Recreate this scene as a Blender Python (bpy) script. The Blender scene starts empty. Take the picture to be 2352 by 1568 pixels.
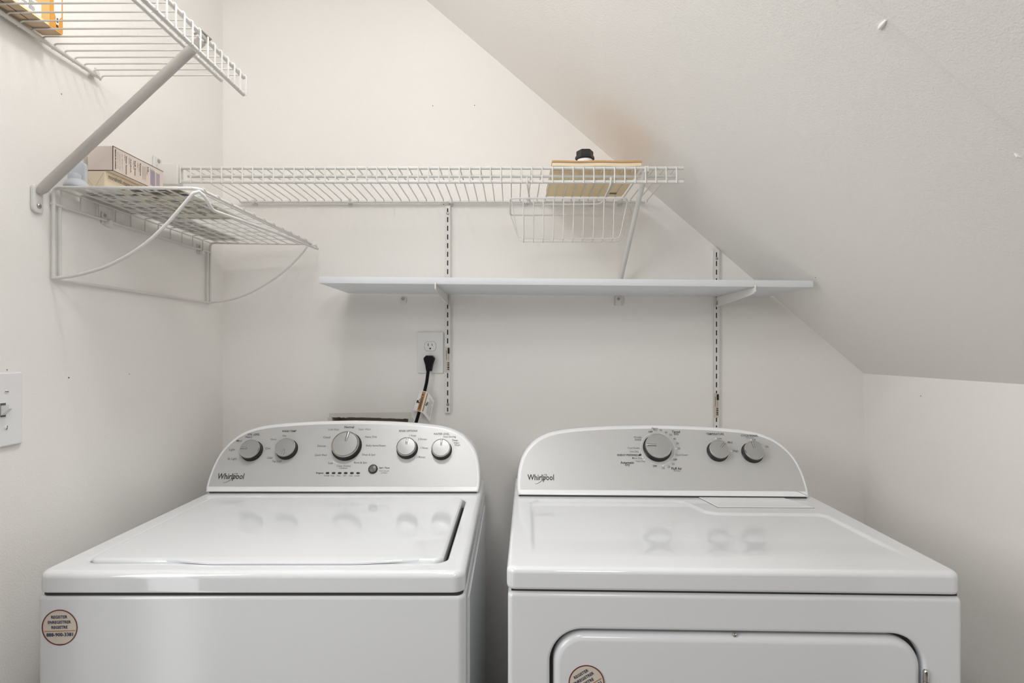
import bpy, math, random
from mathutils import Vector, Matrix

random.seed(7)
SC = bpy.context.scene
COL = SC.collection

# ------------------------------------------------------------------ camera, world, lights, exposure
CAM = Vector((0.0, 0.0, 1.27))
FPX, VX, VY = 1280.0, 1177.0, 803.0          # focal length and vanishing point in pixels of the 2352 x 1568 frame
cam_data = bpy.data.cameras.new('camera')
cam_data.sensor_fit = 'HORIZONTAL'
cam_data.sensor_width = 36.0
cam_data.lens = 36.0 * FPX / 2352.0
cam_data.shift_x = -(VX - 1176.0) / 2352.0
cam_data.shift_y = (VY - 784.0) / 2352.0
cam_data.clip_start = 0.02
cam = bpy.data.objects.new('camera', cam_data)
cam.location = CAM
cam.rotation_euler = (math.radians(90), 0, 0)
COL.objects.link(cam)
SC.camera = cam

w = bpy.data.worlds.new('world')
SC.world = w
w.use_nodes = True
w.node_tree.nodes['Background'].inputs[0].default_value = (1.0, 0.985, 0.965, 1)
w.node_tree.nodes['Background'].inputs[1].default_value = 0.08


def area_light(name, loc, target, sx, sy, energy, color):
    d = bpy.data.lights.new(name, 'AREA')
    d.shape = 'RECTANGLE'
    d.size, d.size_y = sx, sy
    d.energy = energy
    d.color = color
    o = bpy.data.objects.new(name, d)
    o.location = loc
    o.rotation_euler = (Vector(target) - Vector(loc)).to_track_quat('-Z', 'Y').to_euler()
    COL.objects.link(o)
    return o


def ball_light(name, loc, energy, color, radius):
    d = bpy.data.lights.new(name, 'POINT')
    d.energy, d.color, d.shadow_soft_size = energy, color, radius
    o = bpy.data.objects.new(name, d)
    o.location = loc
    COL.objects.link(o)


# the closet's ceiling lamp near the back; the spot and the opening ball are added fills
ball_light('closet_ceiling_lamp', (-0.36, 0.84, 2.225), 5.0, (0.98, 0.993, 1.0), 0.05)
sp = bpy.data.lights.new('lid_fill_spot', 'SPOT')  # added spot that brightens the tops of the machines
sp.energy = 12.0
sp.spot_size = math.radians(70)
sp.spot_blend = 0.55
sp.shadow_soft_size = 0.05
sp.color = (0.985, 0.993, 1.0)
spo = bpy.data.objects.new('lid_fill_spot', sp)
spo.location = (-0.30, 0.86, 2.24)
COL.objects.link(spo)
ball_light('opening_fill_light', (-0.15, 0.20, 2.13), 9.5, (0.985, 0.992, 1.0), 0.14)  # unseen fill added over the closet opening
# the room in front of the closet: an added fill ball and left panel, a narrow lit door opening
ball_light('hall_fill_light', (0.25, -0.32, 1.85), 13.0, (1.0, 0.984, 0.96), 0.15)  # unseen ball added to lift the closet from the front
area_light('left_fill_panel', (-1.7, -0.15, 1.8), (1.0, 1.2, 1.3), 1.2, 1.2, 26.0, (1.0, 0.985, 0.965))  # unseen panel added as fill for the right-hand walls
area_light('hall_door_daylight', (-1.09, 0.02, 1.0), (-1.09, 3.0, 1.0), 0.16, 2.0, 2.4, (0.98, 0.99, 1.0))

SC.view_settings.view_transform = 'Standard'
SC.view_settings.look = 'None'
SC.view_settings.gamma = 1.0
SC.view_settings.use_curve_mapping = False
SC.view_settings.exposure = 0.08
SC.cycles.use_denoising = True
SC.cycles.max_bounces = 10
SC.cycles.diffuse_bounces = 6


# ------------------------------------------------------------------ materials
def material(name, color, rough=0.5, metal=0.0, spec=0.5, bump=None, coat=0.0, mottle=None, alpha=None, ior=None):
    m = bpy.data.materials.new(name)
    m.use_nodes = True
    nt = m.node_tree
    b = nt.nodes['Principled BSDF']
    c = tuple(color) + (1,)
    b.inputs['Base Color'].default_value = c
    b.inputs['Roughness'].default_value = rough
    b.inputs['Metallic'].default_value = metal
    b.inputs['Specular IOR Level'].default_value = spec
    b.inputs['Coat Weight'].default_value = coat
    b.inputs['Coat Roughness'].default_value = 0.05
    if ior:
        b.inputs['IOR'].default_value = ior
    if alpha is not None:
        b.inputs['Alpha'].default_value = alpha
    if bump or mottle:
        tc = nt.nodes.new('ShaderNodeTexCoord')
    if mottle:
        n = nt.nodes.new('ShaderNodeTexNoise')
        n.inputs['Scale'].default_value = mottle[0]
        n.inputs['Detail'].default_value = 4
        r = nt.nodes.new('ShaderNodeMixRGB')
        r.inputs[1].default_value = c
        r.inputs[2].default_value = tuple(mottle[1]) + (1,)
        nt.links.new(tc.outputs['Object'], n.inputs['Vector'])
        nt.links.new(n.outputs['Fac'], r.inputs[0])
        nt.links.new(r.outputs[0], b.inputs['Base Color'])
    if bump:
        n = nt.nodes.new('ShaderNodeTexNoise')
        n.inputs['Scale'].default_value = bump[0]
        n.inputs['Detail'].default_value = 3
        bp = nt.nodes.new('ShaderNodeBump')
        bp.inputs['Strength'].default_value = bump[1]
        bp.inputs['Distance'].default_value = 0.002
        nt.links.new(tc.outputs['Object'], n.inputs['Vector'])
        nt.links.new(n.outputs['Fac'], bp.inputs['Height'])
        nt.links.new(bp.outputs['Normal'], b.inputs['Normal'])
    return m


M = {}
M['wall'] = material('painted_drywall', (0.86, 0.838, 0.808), 0.6, spec=0.3, bump=(330, 0.32))
M['floor'] = material('floor_vinyl', (0.32, 0.28, 0.24), 0.5, mottle=(14, (0.38, 0.34, 0.29)))
M['cavity'] = material('wall_cavity', (0.46, 0.39, 0.33), 0.9)
M['plaster'] = material('raw_drywall_edge', (0.70, 0.68, 0.64), 0.9, bump=(300, 0.6))
M['enamel'] = material('white_enamel', (0.775, 0.793, 0.815), 0.05, spec=0.5, bump=(150, 0.010), ior=1.62)
M['enamel_front'] = material('white_enamel_front', (0.775, 0.793, 0.815), 0.16, spec=0.5, bump=(150, 0.02))
M['plastic'] = material('white_plastic', (0.86, 0.872, 0.885), 0.22)
M['panel'] = material('silver_panel_film', (0.56, 0.56, 0.555), 0.38, metal=0.25, bump=(900, 0.02))
M['knob_face'] = material('brushed_silver', (0.42, 0.42, 0.415), 0.38, metal=0.55)
M['chrome'] = material('chrome', (0.62, 0.62, 0.61), 0.15, metal=1.0)
M['black'] = material('black_plastic', (0.012, 0.012, 0.012), 0.35)
M['rubber'] = material('black_rubber', (0.004, 0.004, 0.004), 0.6, spec=0.2)
M['seam'] = material('seam_shade', (0.05, 0.05, 0.05), 0.8)  # near-black colour painted in for the shade inside gaps
M['ink'] = material('black_ink', (0.03, 0.03, 0.032), 0.6)
M['ink_grey'] = material('grey_ink', (0.10, 0.10, 0.10), 0.6)
M['ink_white'] = material('white_ink', (0.85, 0.85, 0.85), 0.5)
M['ink_navy'] = material('navy_ink', (0.02, 0.025, 0.10), 0.6)
M['ink_red'] = material('dark_red_ink', (0.16, 0.035, 0.03), 0.5)
M['ink_orange'] = material('orange_ink', (0.38, 0.15, 0.07), 0.5)
M['button'] = material('grey_button', (0.13, 0.13, 0.13), 0.3)
M['wire'] = material('white_vinyl_wire', (0.71, 0.70, 0.68), 0.38)
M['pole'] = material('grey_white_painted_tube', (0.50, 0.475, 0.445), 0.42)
M['melamine'] = material('white_melamine', (0.70, 0.728, 0.75), 0.42, bump=(500, 0.03))
M['track'] = material('white_painted_steel', (0.74, 0.725, 0.705), 0.4)
M['slot'] = material('dark_slot', (0.035, 0.03, 0.028), 0.9)
M['screw'] = material('steel_screw', (0.45, 0.43, 0.41), 0.35, metal=0.9)
M['plate'] = material('ivory_white_plate', (0.82, 0.81, 0.79), 0.3)
M['switch'] = material('white_switch_plate', (0.80, 0.80, 0.81), 0.3)
M['clear'] = material('translucent_clip', (0.78, 0.77, 0.75), 0.2)
M['manila'] = material('manila_paper', (0.90, 0.72, 0.43), 0.7, mottle=(9, (0.92, 0.77, 0.50)), bump=(120, 0.03))
M['kraft'] = material('kraft_edge', (0.52, 0.29, 0.12), 0.8, mottle=(30, (0.62, 0.40, 0.2)))
M['padding'] = material('pale_padding', (0.82, 0.70, 0.50), 0.8)
M['carton_pink'] = material('pale_pink_carton', (0.70, 0.61, 0.56), 0.6, mottle=(10, (0.70, 0.62, 0.57)))
M['carton_cream'] = material('cream_carton', (0.78, 0.68, 0.53), 0.6)
M['carton_edge'] = material('dark_brown_carton_edge', (0.10, 0.07, 0.055), 0.8)
M['blue_plastic'] = material('pale_blue_plastic', (0.57, 0.60, 0.65), 0.35)
M['paper'] = material('printed_paper', (0.80, 0.78, 0.71), 0.7, mottle=(25, (0.84, 0.82, 0.77)))
M['paper_yellow'] = material('yellowed_paper', (0.82, 0.77, 0.60), 0.7, mottle=(25, (0.84, 0.81, 0.72)))
M['photo_dark'] = material('dark_print', (0.10, 0.09, 0.07), 0.6, mottle=(60, (0.22, 0.2, 0.17)))
M['photo_brown'] = material('brown_print', (0.26, 0.15, 0.09), 0.6, mottle=(60, (0.34, 0.22, 0.14)))
M['box_white'] = material('box_white', (0.86, 0.84, 0.82), 0.5)
M['box_yellow'] = material('box_yellow', (0.72, 0.46, 0.17), 0.5)
M['box_orange'] = material('box_orange', (0.70, 0.31, 0.045), 0.5)
M['box_pale'] = material('box_pale_yellow', (0.90, 0.76, 0.46), 0.5)
M['box_tan'] = material('box_tan', (0.62, 0.47, 0.33), 0.7)
M['tag_white'] = material('tag_white', (0.82, 0.81, 0.79), 0.5)
M['tag_orange'] = material('tag_orange', (0.47, 0.24, 0.085), 0.5)
M['sticker'] = material('clear_cream_sticker', (0.70, 0.63, 0.535), 0.35)
M['sticker_tan'] = material('track_sticker', (0.60, 0.54, 0.46), 0.5)


# ------------------------------------------------------------------ geometry helpers
class G:
    """collects vertices and faces of one mesh"""

    def __init__(self):
        self.V, self.F = [], []

    def add(self, V, F, T=None):
        n = len(self.V)
        for v in V:
            self.V.append(tuple(T @ Vector(v)) if T is not None else tuple(v))
        for f in F:
            self.F.append(tuple(i + n for i in f))
        return self

    def rings(self, rings, cap0=True, cap1=True, closed=True, T=None):
        k = len(rings[0])
        V = [p for r in rings for p in r]
        F = []
        for a in range(len(rings) - 1):
            for i in range(k if closed else k - 1):
                j = (i + 1) % k
                F.append((a * k + i, a * k + j, (a + 1) * k + j, (a + 1) * k + i))
        if cap0:
            F.append(tuple(range(k - 1, -1, -1)))
        if cap1:
            F.append(tuple((len(rings) - 1) * k + i for i in range(k)))
        return self.add(V, F, T)

    def box(self, x0, x1, y0, y1, z0, z1, b=0.0, r=None, T=None, seg=2):
        """box with edges rounded by b"""
        if b <= 0:
            V = [(x, y, z) for z in (z0, z1) for x, y in ((x0, y0), (x1, y0), (x1, y1), (x0, y1))]
            F = [(3, 2, 1, 0), (4, 5, 6, 7), (0, 1, 5, 4), (1, 2, 6, 5), (2, 3, 7, 6), (3, 0, 4, 7)]
            return self.add(V, F, T)
        r = b if r is None else r
        R = []
        for i in range(seg + 1):
            a = math.pi / 2 * i / seg
            R.append(rrect(x0, x1, y0, y1, r, b * (1 - math.sin(a)), z0 + b * (1 - math.cos(a))))
        for i in range(seg, -1, -1):
            a = math.pi / 2 * i / seg
            R.append(rrect(x0, x1, y0, y1, r, b * (1 - math.sin(a)), z1 - b * (1 - math.cos(a))))
        return self.rings(R, T=T)

    def tube(self, pts, r, n=8, closed=False, T=None, cap=True):
        P = [Vector(p) for p in pts]
        m = len(P)
        tang = []
        for i in range(m):
            if closed:
                t = P[(i + 1) % m] - P[i - 1]
            elif i == 0:
                t = P[1] - P[0]
            elif i == m - 1:
                t = P[-1] - P[-2]
            else:
                t = (P[i + 1] - P[i]).normalized() + (P[i] - P[i - 1]).normalized()
            tang.append(t.normalized())
        up = Vector((0, 0, 1)) if abs(tang[0].z) < 0.9 else Vector((1, 0, 0))
        nrm = (up - tang[0] * up.dot(tang[0])).normalized()
        R = []
        for i in range(m):
            if i:
                nrm = (nrm - tang[i] * nrm.dot(tang[i])).normalized()
            bi = tang[i].cross(nrm)
            rr = r[i] if isinstance(r, (list, tuple)) else r
            R.append([tuple(P[i] + (nrm * math.cos(2 * math.pi * k / n) + bi * math.sin(2 * math.pi * k / n)) * rr)
                      for k in range(n)])
        if closed:
            R.append(R[0])
        return self.rings(R, cap0=cap and not closed, cap1=cap and not closed, T=T)

    def lathe(self, prof, n=24, T=None, cap0=True, cap1=True, rot=0.0):
        R = [[(r * math.cos(rot + 2 * math.pi * k / n), r * math.sin(rot + 2 * math.pi * k / n), z) for k in range(n)]
             for r, z in prof]
        return self.rings(R, cap0, cap1, T=T)

    def prism(self, poly, z0, z1, T=None):
        return self.rings([[(x, y, z0) for x, y in poly], [(x, y, z1) for x, y in poly]], T=T)


def rrect(x0, x1, y0, y1, r, inset, z, k=5):
    x0, x1, y0, y1 = x0 + inset, x1 - inset, y0 + inset, y1 - inset
    r = max(r - inset, 1e-5)
    out = []
    for cx, cy, a0 in ((x1 - r, y0 + r, -90), (x1 - r, y1 - r, 0), (x0 + r, y1 - r, 90), (x0 + r, y0 + r, 180)):
        for i in range(k + 1):
            a = math.radians(a0 + 90 * i / k)
            out.append((cx + r * math.cos(a), cy + r * math.sin(a), z))
    return out


def fillet(pts, rad, seg=4):
    """rounds the inner corners of a polyline"""
    P = [Vector(p) for p in pts]
    out = [P[0]]
    for i in range(1, len(P) - 1):
        a, b, c = P[i - 1], P[i], P[i + 1]
        d1, d2 = (a - b), (c - b)
        q = min(rad, d1.length * 0.45, d2.length * 0.45)
        s, e = b + d1.normalized() * q, b + d2.normalized() * q
        for k in range(seg + 1):
            t = k / seg
            out.append(s * (1 - t) ** 2 + b * 2 * t * (1 - t) + e * t * t)
    out.append(P[-1])
    return out


def spline(pts, per=6):
    P = [Vector(p) for p in pts]
    P = [P[0] * 2 - P[1]] + P + [P[-1] * 2 - P[-2]]
    out = []
    for i in range(1, len(P) - 2):
        p0, p1, p2, p3 = P[i - 1:i + 3]
        for k in range(per):
            t = k / per
            out.append(0.5 * (2 * p1 + (p2 - p0) * t + (2 * p0 - 5 * p1 + 4 * p2 - p3) * t * t
                              + (3 * p1 - p0 - 3 * p2 + p3) * t ** 3))
    out.append(P[-2])
    return out


def frame(o, u, v):
    u, v = Vector(u).normalized(), Vector(v).normalized()
    n = u.cross(v)
    return Matrix(((u.x, v.x, n.x, o[0]), (u.y, v.y, n.y, o[1]), (u.z, v.z, n.z, o[2]), (0, 0, 0, 1)))


ZUP = lambda x, y, z: Matrix.Translation((x, y, z))
def along_x(x, y, z):   # local z -> +x (things fixed on the left wall)
    return frame((x, y, z), (0, 1, 0), (0, 0, 1))
def towards_cam(x, y, z):  # local z -> -y (things fixed on the back wall)
    return frame((x, y, z), (1, 0, 0), (0, 0, 1))


OFF = {}
WN = ('cabinet', 'lid', 'door', 'console', 'cover_plate', 'carton_body', 'side_panel', 'lid_pull', 'top_panel')


def mesh_data(name, g, mat, off, smooth):
    me = bpy.data.meshes.new(name)
    me.from_pydata([(x - off[0], y - off[1], z - off[2]) for x, y, z in g.V], [], g.F)
    me.materials.append(mat if not isinstance(mat, str) else M[mat])
    if smooth:
        me.polygons.foreach_set('use_smooth', [True] * len(me.polygons))
        me.set_sharp_from_angle(angle=math.radians(smooth))
    me.update()
    return me


def top_of(o):
    while o.parent:
        o = o.parent
    return o


def part(name, g, mat, parent, smooth=38, label=None):
    off = OFF[top_of(parent)]
    o = bpy.data.objects.new(name, mesh_data(name, g, mat, off, smooth))
    o.parent = parent
    COL.objects.link(o)
    if label:
        o['label'] = label
    if name in WN:
        wn = o.modifiers.new('weighted_normals', 'WEIGHTED_NORMAL')
        wn.keep_sharp = True
        wn.weight = 80
    if name in ('fine_print', 'printed_lines', 'bar_code', 'small_lettering', 'dial_arc'):
        o['kind'] = 'stuff'
    return o


def thing(name, label, cat, loc, group=None, rotz=0.0, local=False):
    o = bpy.data.objects.new(name, None)
    o.empty_display_size = 0.05
    o.location = loc
    o.rotation_euler = (0, 0, rotz)
    COL.objects.link(o)
    OFF[o] = (0, 0, 0) if local else tuple(loc)
    o['label'], o['category'] = label, cat
    if group:
        o['group'] = group
    return o


def single(name, g, mat, label, cat, group=None, smooth=38, parent=None):
    xs, ys, zs = zip(*g.V)
    off = ((min(xs) + max(xs)) / 2, (min(ys) + max(ys)) / 2, min(zs))
    o = bpy.data.objects.new(name, mesh_data(name, g, mat, off, smooth))
    o.location = off
    COL.objects.link(o)
    OFF[o] = off
    o['label'], o['category'] = label, cat
    if group:
        o['group'] = group
    return o


def structure(name, g, mat, smooth=0):
    o = bpy.data.objects.new(name, mesh_data(name, g, mat, (0, 0, 0), smooth))
    COL.objects.link(o)
    OFF[o] = (0, 0, 0)
    o['kind'] = 'structure'
    return o


_TXT = {}


def text_mesh(s, bold=0.0, res=2):
    key = (s, bold)
    if key not in _TXT:
        cu = bpy.data.curves.new('text', 'FONT')
        cu.body, cu.align_x = s, 'CENTER'
        cu.size, cu.resolution_u, cu.offset = 1.0, res, bold
        cu.fill_mode = 'FRONT'
        cu.space_line = 0.8
        ob = bpy.data.objects.new('text', cu)
        me = ob.to_mesh()
        V = [tuple(v.co) for v in me.vertices]
        F = [tuple(p.vertices) for p in me.polygons]
        ob.to_mesh_clear()
        bpy.data.objects.remove(ob)
        bpy.data.curves.remove(cu)
        xs = [v[0] for v in V]
        ys = [v[1] for v in V]
        cx, cy = (min(xs) + max(xs)) / 2, (min(ys) + max(ys)) / 2
        _TXT[key] = ([(x - cx, y - cy, 0) for x, y, z in V], F, max(xs) - min(xs), max(ys) - min(ys))
    return _TXT[key]


def text_on(g, s, T, width, height=None, bold=0.0, yscale=1.0, lift=0.0004):
    V, F, W, H = text_mesh(s, bold)
    sx = width / W
    sy = height / H if height else sx * yscale
    g.add([(x * sx, y * sy, lift) for x, y, z in V], F, T)


# rays of the photograph, used to read real positions on a real plane
def ray(px, py):
    return Vector(((px - VX) / FPX, 1.0, -(py - VY) / FPX))


def hit(px, py, p0, n, lift=0.0):
    d = ray(px, py)
    p0, n = Vector(p0), Vector(n).normalized()
    t = (p0 + n * lift - CAM).dot(n) / d.dot(n)
    return CAM + d * t


# ================================================================== THE SETTING
WL, WB, WR = -0.852, 1.64, 1.034      # left wall x, back wall y, right knee wall x
CEIL, KNEE, SL = 2.2995, 1.20, 0.853  # ceiling z, knee wall height, slope of the ceiling
XS = WR - (CEIL - KNEE) / SL          # x where the slope meets the flat ceiling
TH = 0.09

HX0, HX1, HZ0, HZ1 = -0.531, -0.306, 0.80, 1.0735    # opening cut in the back wall behind the washer
g = G()
Tb = frame((0, WB + TH, 0), (1, 0, 0), (0, 0, 1))    # local (x, z, towards room)
for poly in ([(WL - TH, 0), (HX0, 0), (HX0, CEIL + 0.02), (WL - TH, CEIL + 0.02)],
             [(HX0, 0), (HX1, 0), (HX1, HZ0), (HX0, HZ0)],
             [(HX0, HZ1), (HX1, HZ1 - 0.004), (HX1, CEIL + 0.02), (HX0, CEIL + 0.02)],
             [(HX1, 0), (WR + TH, 0), (WR + TH, KNEE), (XS, CEIL + 0.02), (HX1, CEIL + 0.02)]):
    g.prism(poly, 0, TH, T=Tb)
wall_back = structure('wall_back', g, 'wall')

# raw edge around the opening and its dark cavity
g = G()
n = 40
ring_o, ring_i = [], []
for i in range(n + 1):
    t = i / n
    x = HX0 - 0.008 + (HX1 - HX0 + 0.016) * t
    zt = HZ1 - 0.004 * t
    ring_o.append((x, WB - 0.0010, zt + 0.010 + 0.007 * t))
    ring_i.append((x, WB - 0.0014 - 0.0004 * random.random(), zt - 0.0005 - 0.0022 * random.random() * (1.4 if t < .25 or t > .6 else .6)))
back_i = [(x, WB + 0.02, z) for x, y, z in ring_i]
g.rings([ring_o, ring_i, back_i], cap0=False, cap1=False, closed=False)
for xe, s in ((HX0, -1), (HX1, 1)):
    a = [(xe + s * 0.013 + 0.001 * random.random(), WB - 0.0012, 0.85 + 0.02 * i) for i in range(12)]
    b = [(xe - s * 0.0025 * random.random(), WB - 0.002, 0.85 + 0.02 * i) for i in range(12)]
    c = [(p[0], WB + 0.02, p[2]) for p in b]
    g.rings([a, b, c], cap0=False, cap1=False, closed=False)
part('cutout_edge', g, 'plaster', wall_back, smooth=50, label='ragged raw edge of the cut-out')
g = G()
g.box(HX0 - 0.02, HX1 + 0.02, WB + 0.07, WB + 0.085, HZ0 - 0.02, HZ1 + 0.03)
g.box(HX0 - 0.004, HX0 + 0.001, WB + 0.012, WB + 0.08, HZ0, HZ1)
g.box(HX1 - 0.001, HX1 + 0.004, WB + 0.012, WB + 0.08, HZ0, HZ1)
part('cutout_cavity', g, 'cavity', wall_back, smooth=0, label='dark brown cavity inside the wall')

g = G()
g.box(WL - TH, WL, 0.62, WB + TH, 0, CEIL + 0.02)
wall_left = structure('wall_left', g, 'wall')
g = G()
g.box(WR, WR + TH, 0.10, WB + TH, 0, KNEE + 0.03)
wall_right = structure('wall_right', g, 'wall')
g = G()
g.box(WL - TH, XS + 0.03, 0.62, WB + TH, CEIL, CEIL + 0.08)
structure('ceiling', g, 'wall')
# sloped ceiling, shaped to lean slightly before the closet front for a faint shade step
g = G()
nx, nz = SL / math.hypot(SL, 1), 1 / math.hypot(SL, 1)
lo, hi = (WR, KNEE), (XS - 0.01, CEIL + 0.01 * SL)
R = []
for y, dl in ((WB + TH, 0), (0.70, 0), (0.694, 0.0012), (0.12, 0.012)):
    R.append([(lo[0] - nx * dl, y, lo[1] - nz * dl), (hi[0] - nx * dl, y, hi[1] - nz * dl),
              (hi[0] + 0.07 * nx, y, hi[1] + 0.07 * nz), (lo[0] + 0.07 * nx, y, lo[1] + 0.07 * nz)])
g.rings(R)
slope = structure('ceiling_sloped', g, 'wall')
g = G()
g.box(-2.2, WR + TH, -1.2, WB + TH, -0.06, 0.0)
structure('floor', g, 'floor')

# nail holes and specks
for px, py in ((1090, 242), (994, 243), (1019, 469), (2115, 909)):
    wl = wall_right if px > 2000 else wall_back
    if px > 2000:
        p = hit(px, py, (WR, 0, 0), (-1, 0, 0))
        T = frame(p, (0, -1, 0), (0, 0, 1))
    else:
        p = hit(px, py, (0, WB, 0), (0, -1, 0))
        T = towards_cam(*p)
    g = G().lathe([(0.0014, -0.001), (0.0012, 0.0004), (0.0005, 0.0005)], 10, T)
    part('nail_hole', g, 'slot', wl)
for px, py, hr in ((158, 867, 0.0016), (141, 216, 0.0011), (297, 859, 0.0010), (16, 849, 0.0009)):
    p = hit(px, py, (WL, 0, 0), (1, 0, 0))
    g = G().lathe([(hr, -0.001), (hr * 0.9, 0.0004), (hr * 0.4, 0.0005)], 10, along_x(*p))
    part('nail_hole', g, 'slot', wall_left)
for px, py in ((1873, 637),):
    p = hit(px, py, (WR, 0, KNEE), (-nx, 0, -nz))
    T = frame(p, (0, -1, 0), (-nz, 0, nx))
    part('nail_hole', G().lathe([(0.0011, -0.001), (0.0010, 0.0004)], 10, T), 'slot', slope)
p = hit(2028, 55, (WR, 0, KNEE), (-nx, 0, -nz))
T = frame(p, Vector((0.55, -0.6, 0.4)).cross(Vector((-nx, 0, -nz))).cross(Vector((-nx, 0, -nz))), Vector((0.55, -0.6, 0.4)).cross(Vector((-nx, 0, -nz))))
g = G()
T2 = frame(p, (0.1, -0.75, -0.5), (1, 0, 0))
d0 = hit(2036, 45, (WR, 0, KNEE), (-nx, 0, -nz))
d1 = hit(2021, 64, (WR, 0, KNEE), (-nx, 0, -nz))
nn = Vector((-nx, 0, -nz))
g.tube(spline([d0 + nn * 0.0005, (d0 + d1) / 2 + nn * 0.0012, d1 + nn * 0.0008], 4),
       [0.0012, 0.0016, 0.002, 0.0024, 0.0028, 0.0031, 0.0031, 0.003, 0.0022], 8)
part('paint_drip', g, 'wall', slope, label='small raised drip in the paint')
p0 = hit(2330, 352, (WR, 0, KNEE), nn)
p1 = hit(2345, 362, (WR, 0, KNEE), nn)
part('paint_drip', G().tube([p0, (p0 + p1) / 2 + nn * 0.001, p1], [0.0008, 0.002, 0.001], 6), 'wall', slope)


# ================================================================== CONSOLES (shared by washer and dryer)
K = 0.6                                   # lean of the console face
NRM = Vector((0, -1, K)).normalized()
UPV = Vector((0, K, 1)).normalized()
HALF = [(0.3430, 0.0), (0.3455, 0.0114), (0.3460, 0.029), (0.3445, 0.0494), (0.3412, 0.068), (0.3355, 0.0867), (0.3258, 0.1047),
        (0.3120, 0.1208), (0.2925, 0.1365), (0.2630, 0.1492), (0.2270, 0.1568), (0.170, 0.1625), (0.09, 0.1667), (0.0, 0.1685)]


def outline(sx, sz):
    right = spline([(x * sx, z * sz, 0) for x, z in HALF], 3)
    pts = [(p.x, p.y) for p in right]
    return pts + [(-x, z) for x, z in reversed(pts[:-1])]


def inset(poly, d):
    out = []
    m = len(poly)
    for i in range(m):
        a, b, c = Vector(poly[i - 1]), Vector(poly[i]), Vector(poly[(i + 1) % m])
        e1, e2 = (b - a).normalized(), (c - b).normalized()
        n1, n2 = Vector((-e1.y, e1.x)), Vector((-e2.y, e2.x))
        nn_ = n1 + n2
        nn_ = nn_ / max(nn_.dot(n1), 0.3)
        out.append((b.x + nn_.x * d, b.y + nn_.y * d))
    return out


def console_mesh(cx, y0, z0, sx, sz, depth):
    """body: lean face at the front, rounded rim, back upright"""
    o = outline(sx, sz)
    g = G()

    def at(poly, back, zk=1.0):
        return [(cx + x, y0 + K * z + back, z0 + z * zk) for x, z in poly]

    def flat(poly, y, zk):
        return [(cx + x, y, z0 + z * zk) for x, z in poly]
    R = [at(inset(o, 0.006), 0), at(inset(o, 0.0025), 0.0012), at(inset(o, 0.0006), 0.004), at(o, 0.008)]
    yb = y0 + depth
    top = [(x, z) for x, z in o]
    R += [[(cx + x, max(y0 + K * z + 0.02, y0 + 0.06), z0 + z * 0.992) for x, z in top],
          flat(inset(o, 0.004), yb - 0.012, 0.962), flat(inset(o, 0.014), yb, 0.955)]
    return g.rings(R)


def panel_mesh(cx, y0, z0, sx, sz, bottom, rim):
    o = outline(sx, sz)
    big = []
    pl_ = inset(o, rim)
    zmin = bottom
    for x, z in pl_:
        big.append((x, max(z, zmin)))
    # drop duplicates along the bottom edge
    keep = []
    for q in big:
        if not keep or (Vector(q) - Vector(keep[-1])).length > 0.0008:
            keep.append(q)
    lift = 0.0006
    g = G()
    f = [(cx + x - 0, y0 + K * z + NRM.y * lift, z0 + z + NRM.z * lift) for x, z in keep]
    b = [(cx + x, y0 + K * z + 0.0008, z0 + z) for x, z in keep]
    return g.rings([b, f], cap0=False)


class Dial:
    """lettering and knobs on the leaning face, in the coordinates of one machine"""

    def __init__(self, to_local, p0, rot):
        self.L = to_local            # world -> machine coordinates
        self.p0 = p0                 # world point on the face
        self.n = rot @ NRM
        self.u = rot @ Vector((1, 0, 0))
        self.v = rot @ UPV

    def at(self, px, py, lift=0.0):
        p = hit(px, py, self.p0, self.n, lift)
        return p, (p.y / FPX)

    def T(self, px, py, lift=0.0):
        p, s = self.at(px, py, lift)
        return self.L @ frame(p, self.u, self.v), s

    def text(self, root, s, x, y, wpx, bold=0.0, ys=1.15, mat='ink'):
        T, k = self.T(x, y, 0.0006)
        g = G()
        text_on(g, s, T, wpx * k, bold=bold, yscale=ys)
        return part('printed_word', g, mat, root, smooth=0)

    def knob(self, root, px, py, rpx, angle, prot=0.021):
        """px, py: centre of the silver face"""
        p, k = self.at(px, py, prot + 0.0006)
        R = rpx * k
        base = p - self.n * prot
        T = self.L @ frame(base, self.u, self.v)
        body = part('knob', G().lathe([(R * 1.10, 0), (R * 1.10, 0.002), (R * 1.03, 0.0035), (R * 1.0, prot - 0.006),
                                       (R * 0.98, prot - 0.004)], 40, T), 'black', root, smooth=35)
        part('knob_rim', G().lathe([(R * 0.985, prot - 0.0065), (R * 1.0, prot - 0.0055), (R * 1.0, prot - 0.002), (R * 0.965, prot),
                                    (R * 0.90, prot), (R * 0.885, prot - 0.0012)], 40, T, cap0=False, cap1=False), 'chrome', body,
             smooth=50, label='chrome rim of the knob')
        part('knob_face', G().lathe([(R * 0.90, prot - 0.003), (R * 0.89, prot - 0.0010), (R * 0.5, prot - 0.0005), (R * 0.02, prot - 0.0003)], 40, T),
             'knob_face', body, smooth=30, label='silver face of the knob')
        g = G()
        a = math.radians(angle)
        Tp = T @ Matrix.Rotation(a, 4, 'Z')
        w_ = R * 0.055
        g.box(R * 0.20, R * 0.93, -w_, w_, prot - 0.001, prot + 0.0008, b=0.0004, r=w_ * 0.9, T=Tp)
        part('pointer', g, 'chrome', body, label='pointer line across the knob')
        g = G()
        g.box(R * 0.20, R * 0.95, -w_ * 1.7, w_ * 1.7, prot - 0.0012, prot - 0.0001, b=0.0003, r=w_ * 0.9, T=Tp)
        part('pointer_groove', g, 'ink_grey', body)
        return T


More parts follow.
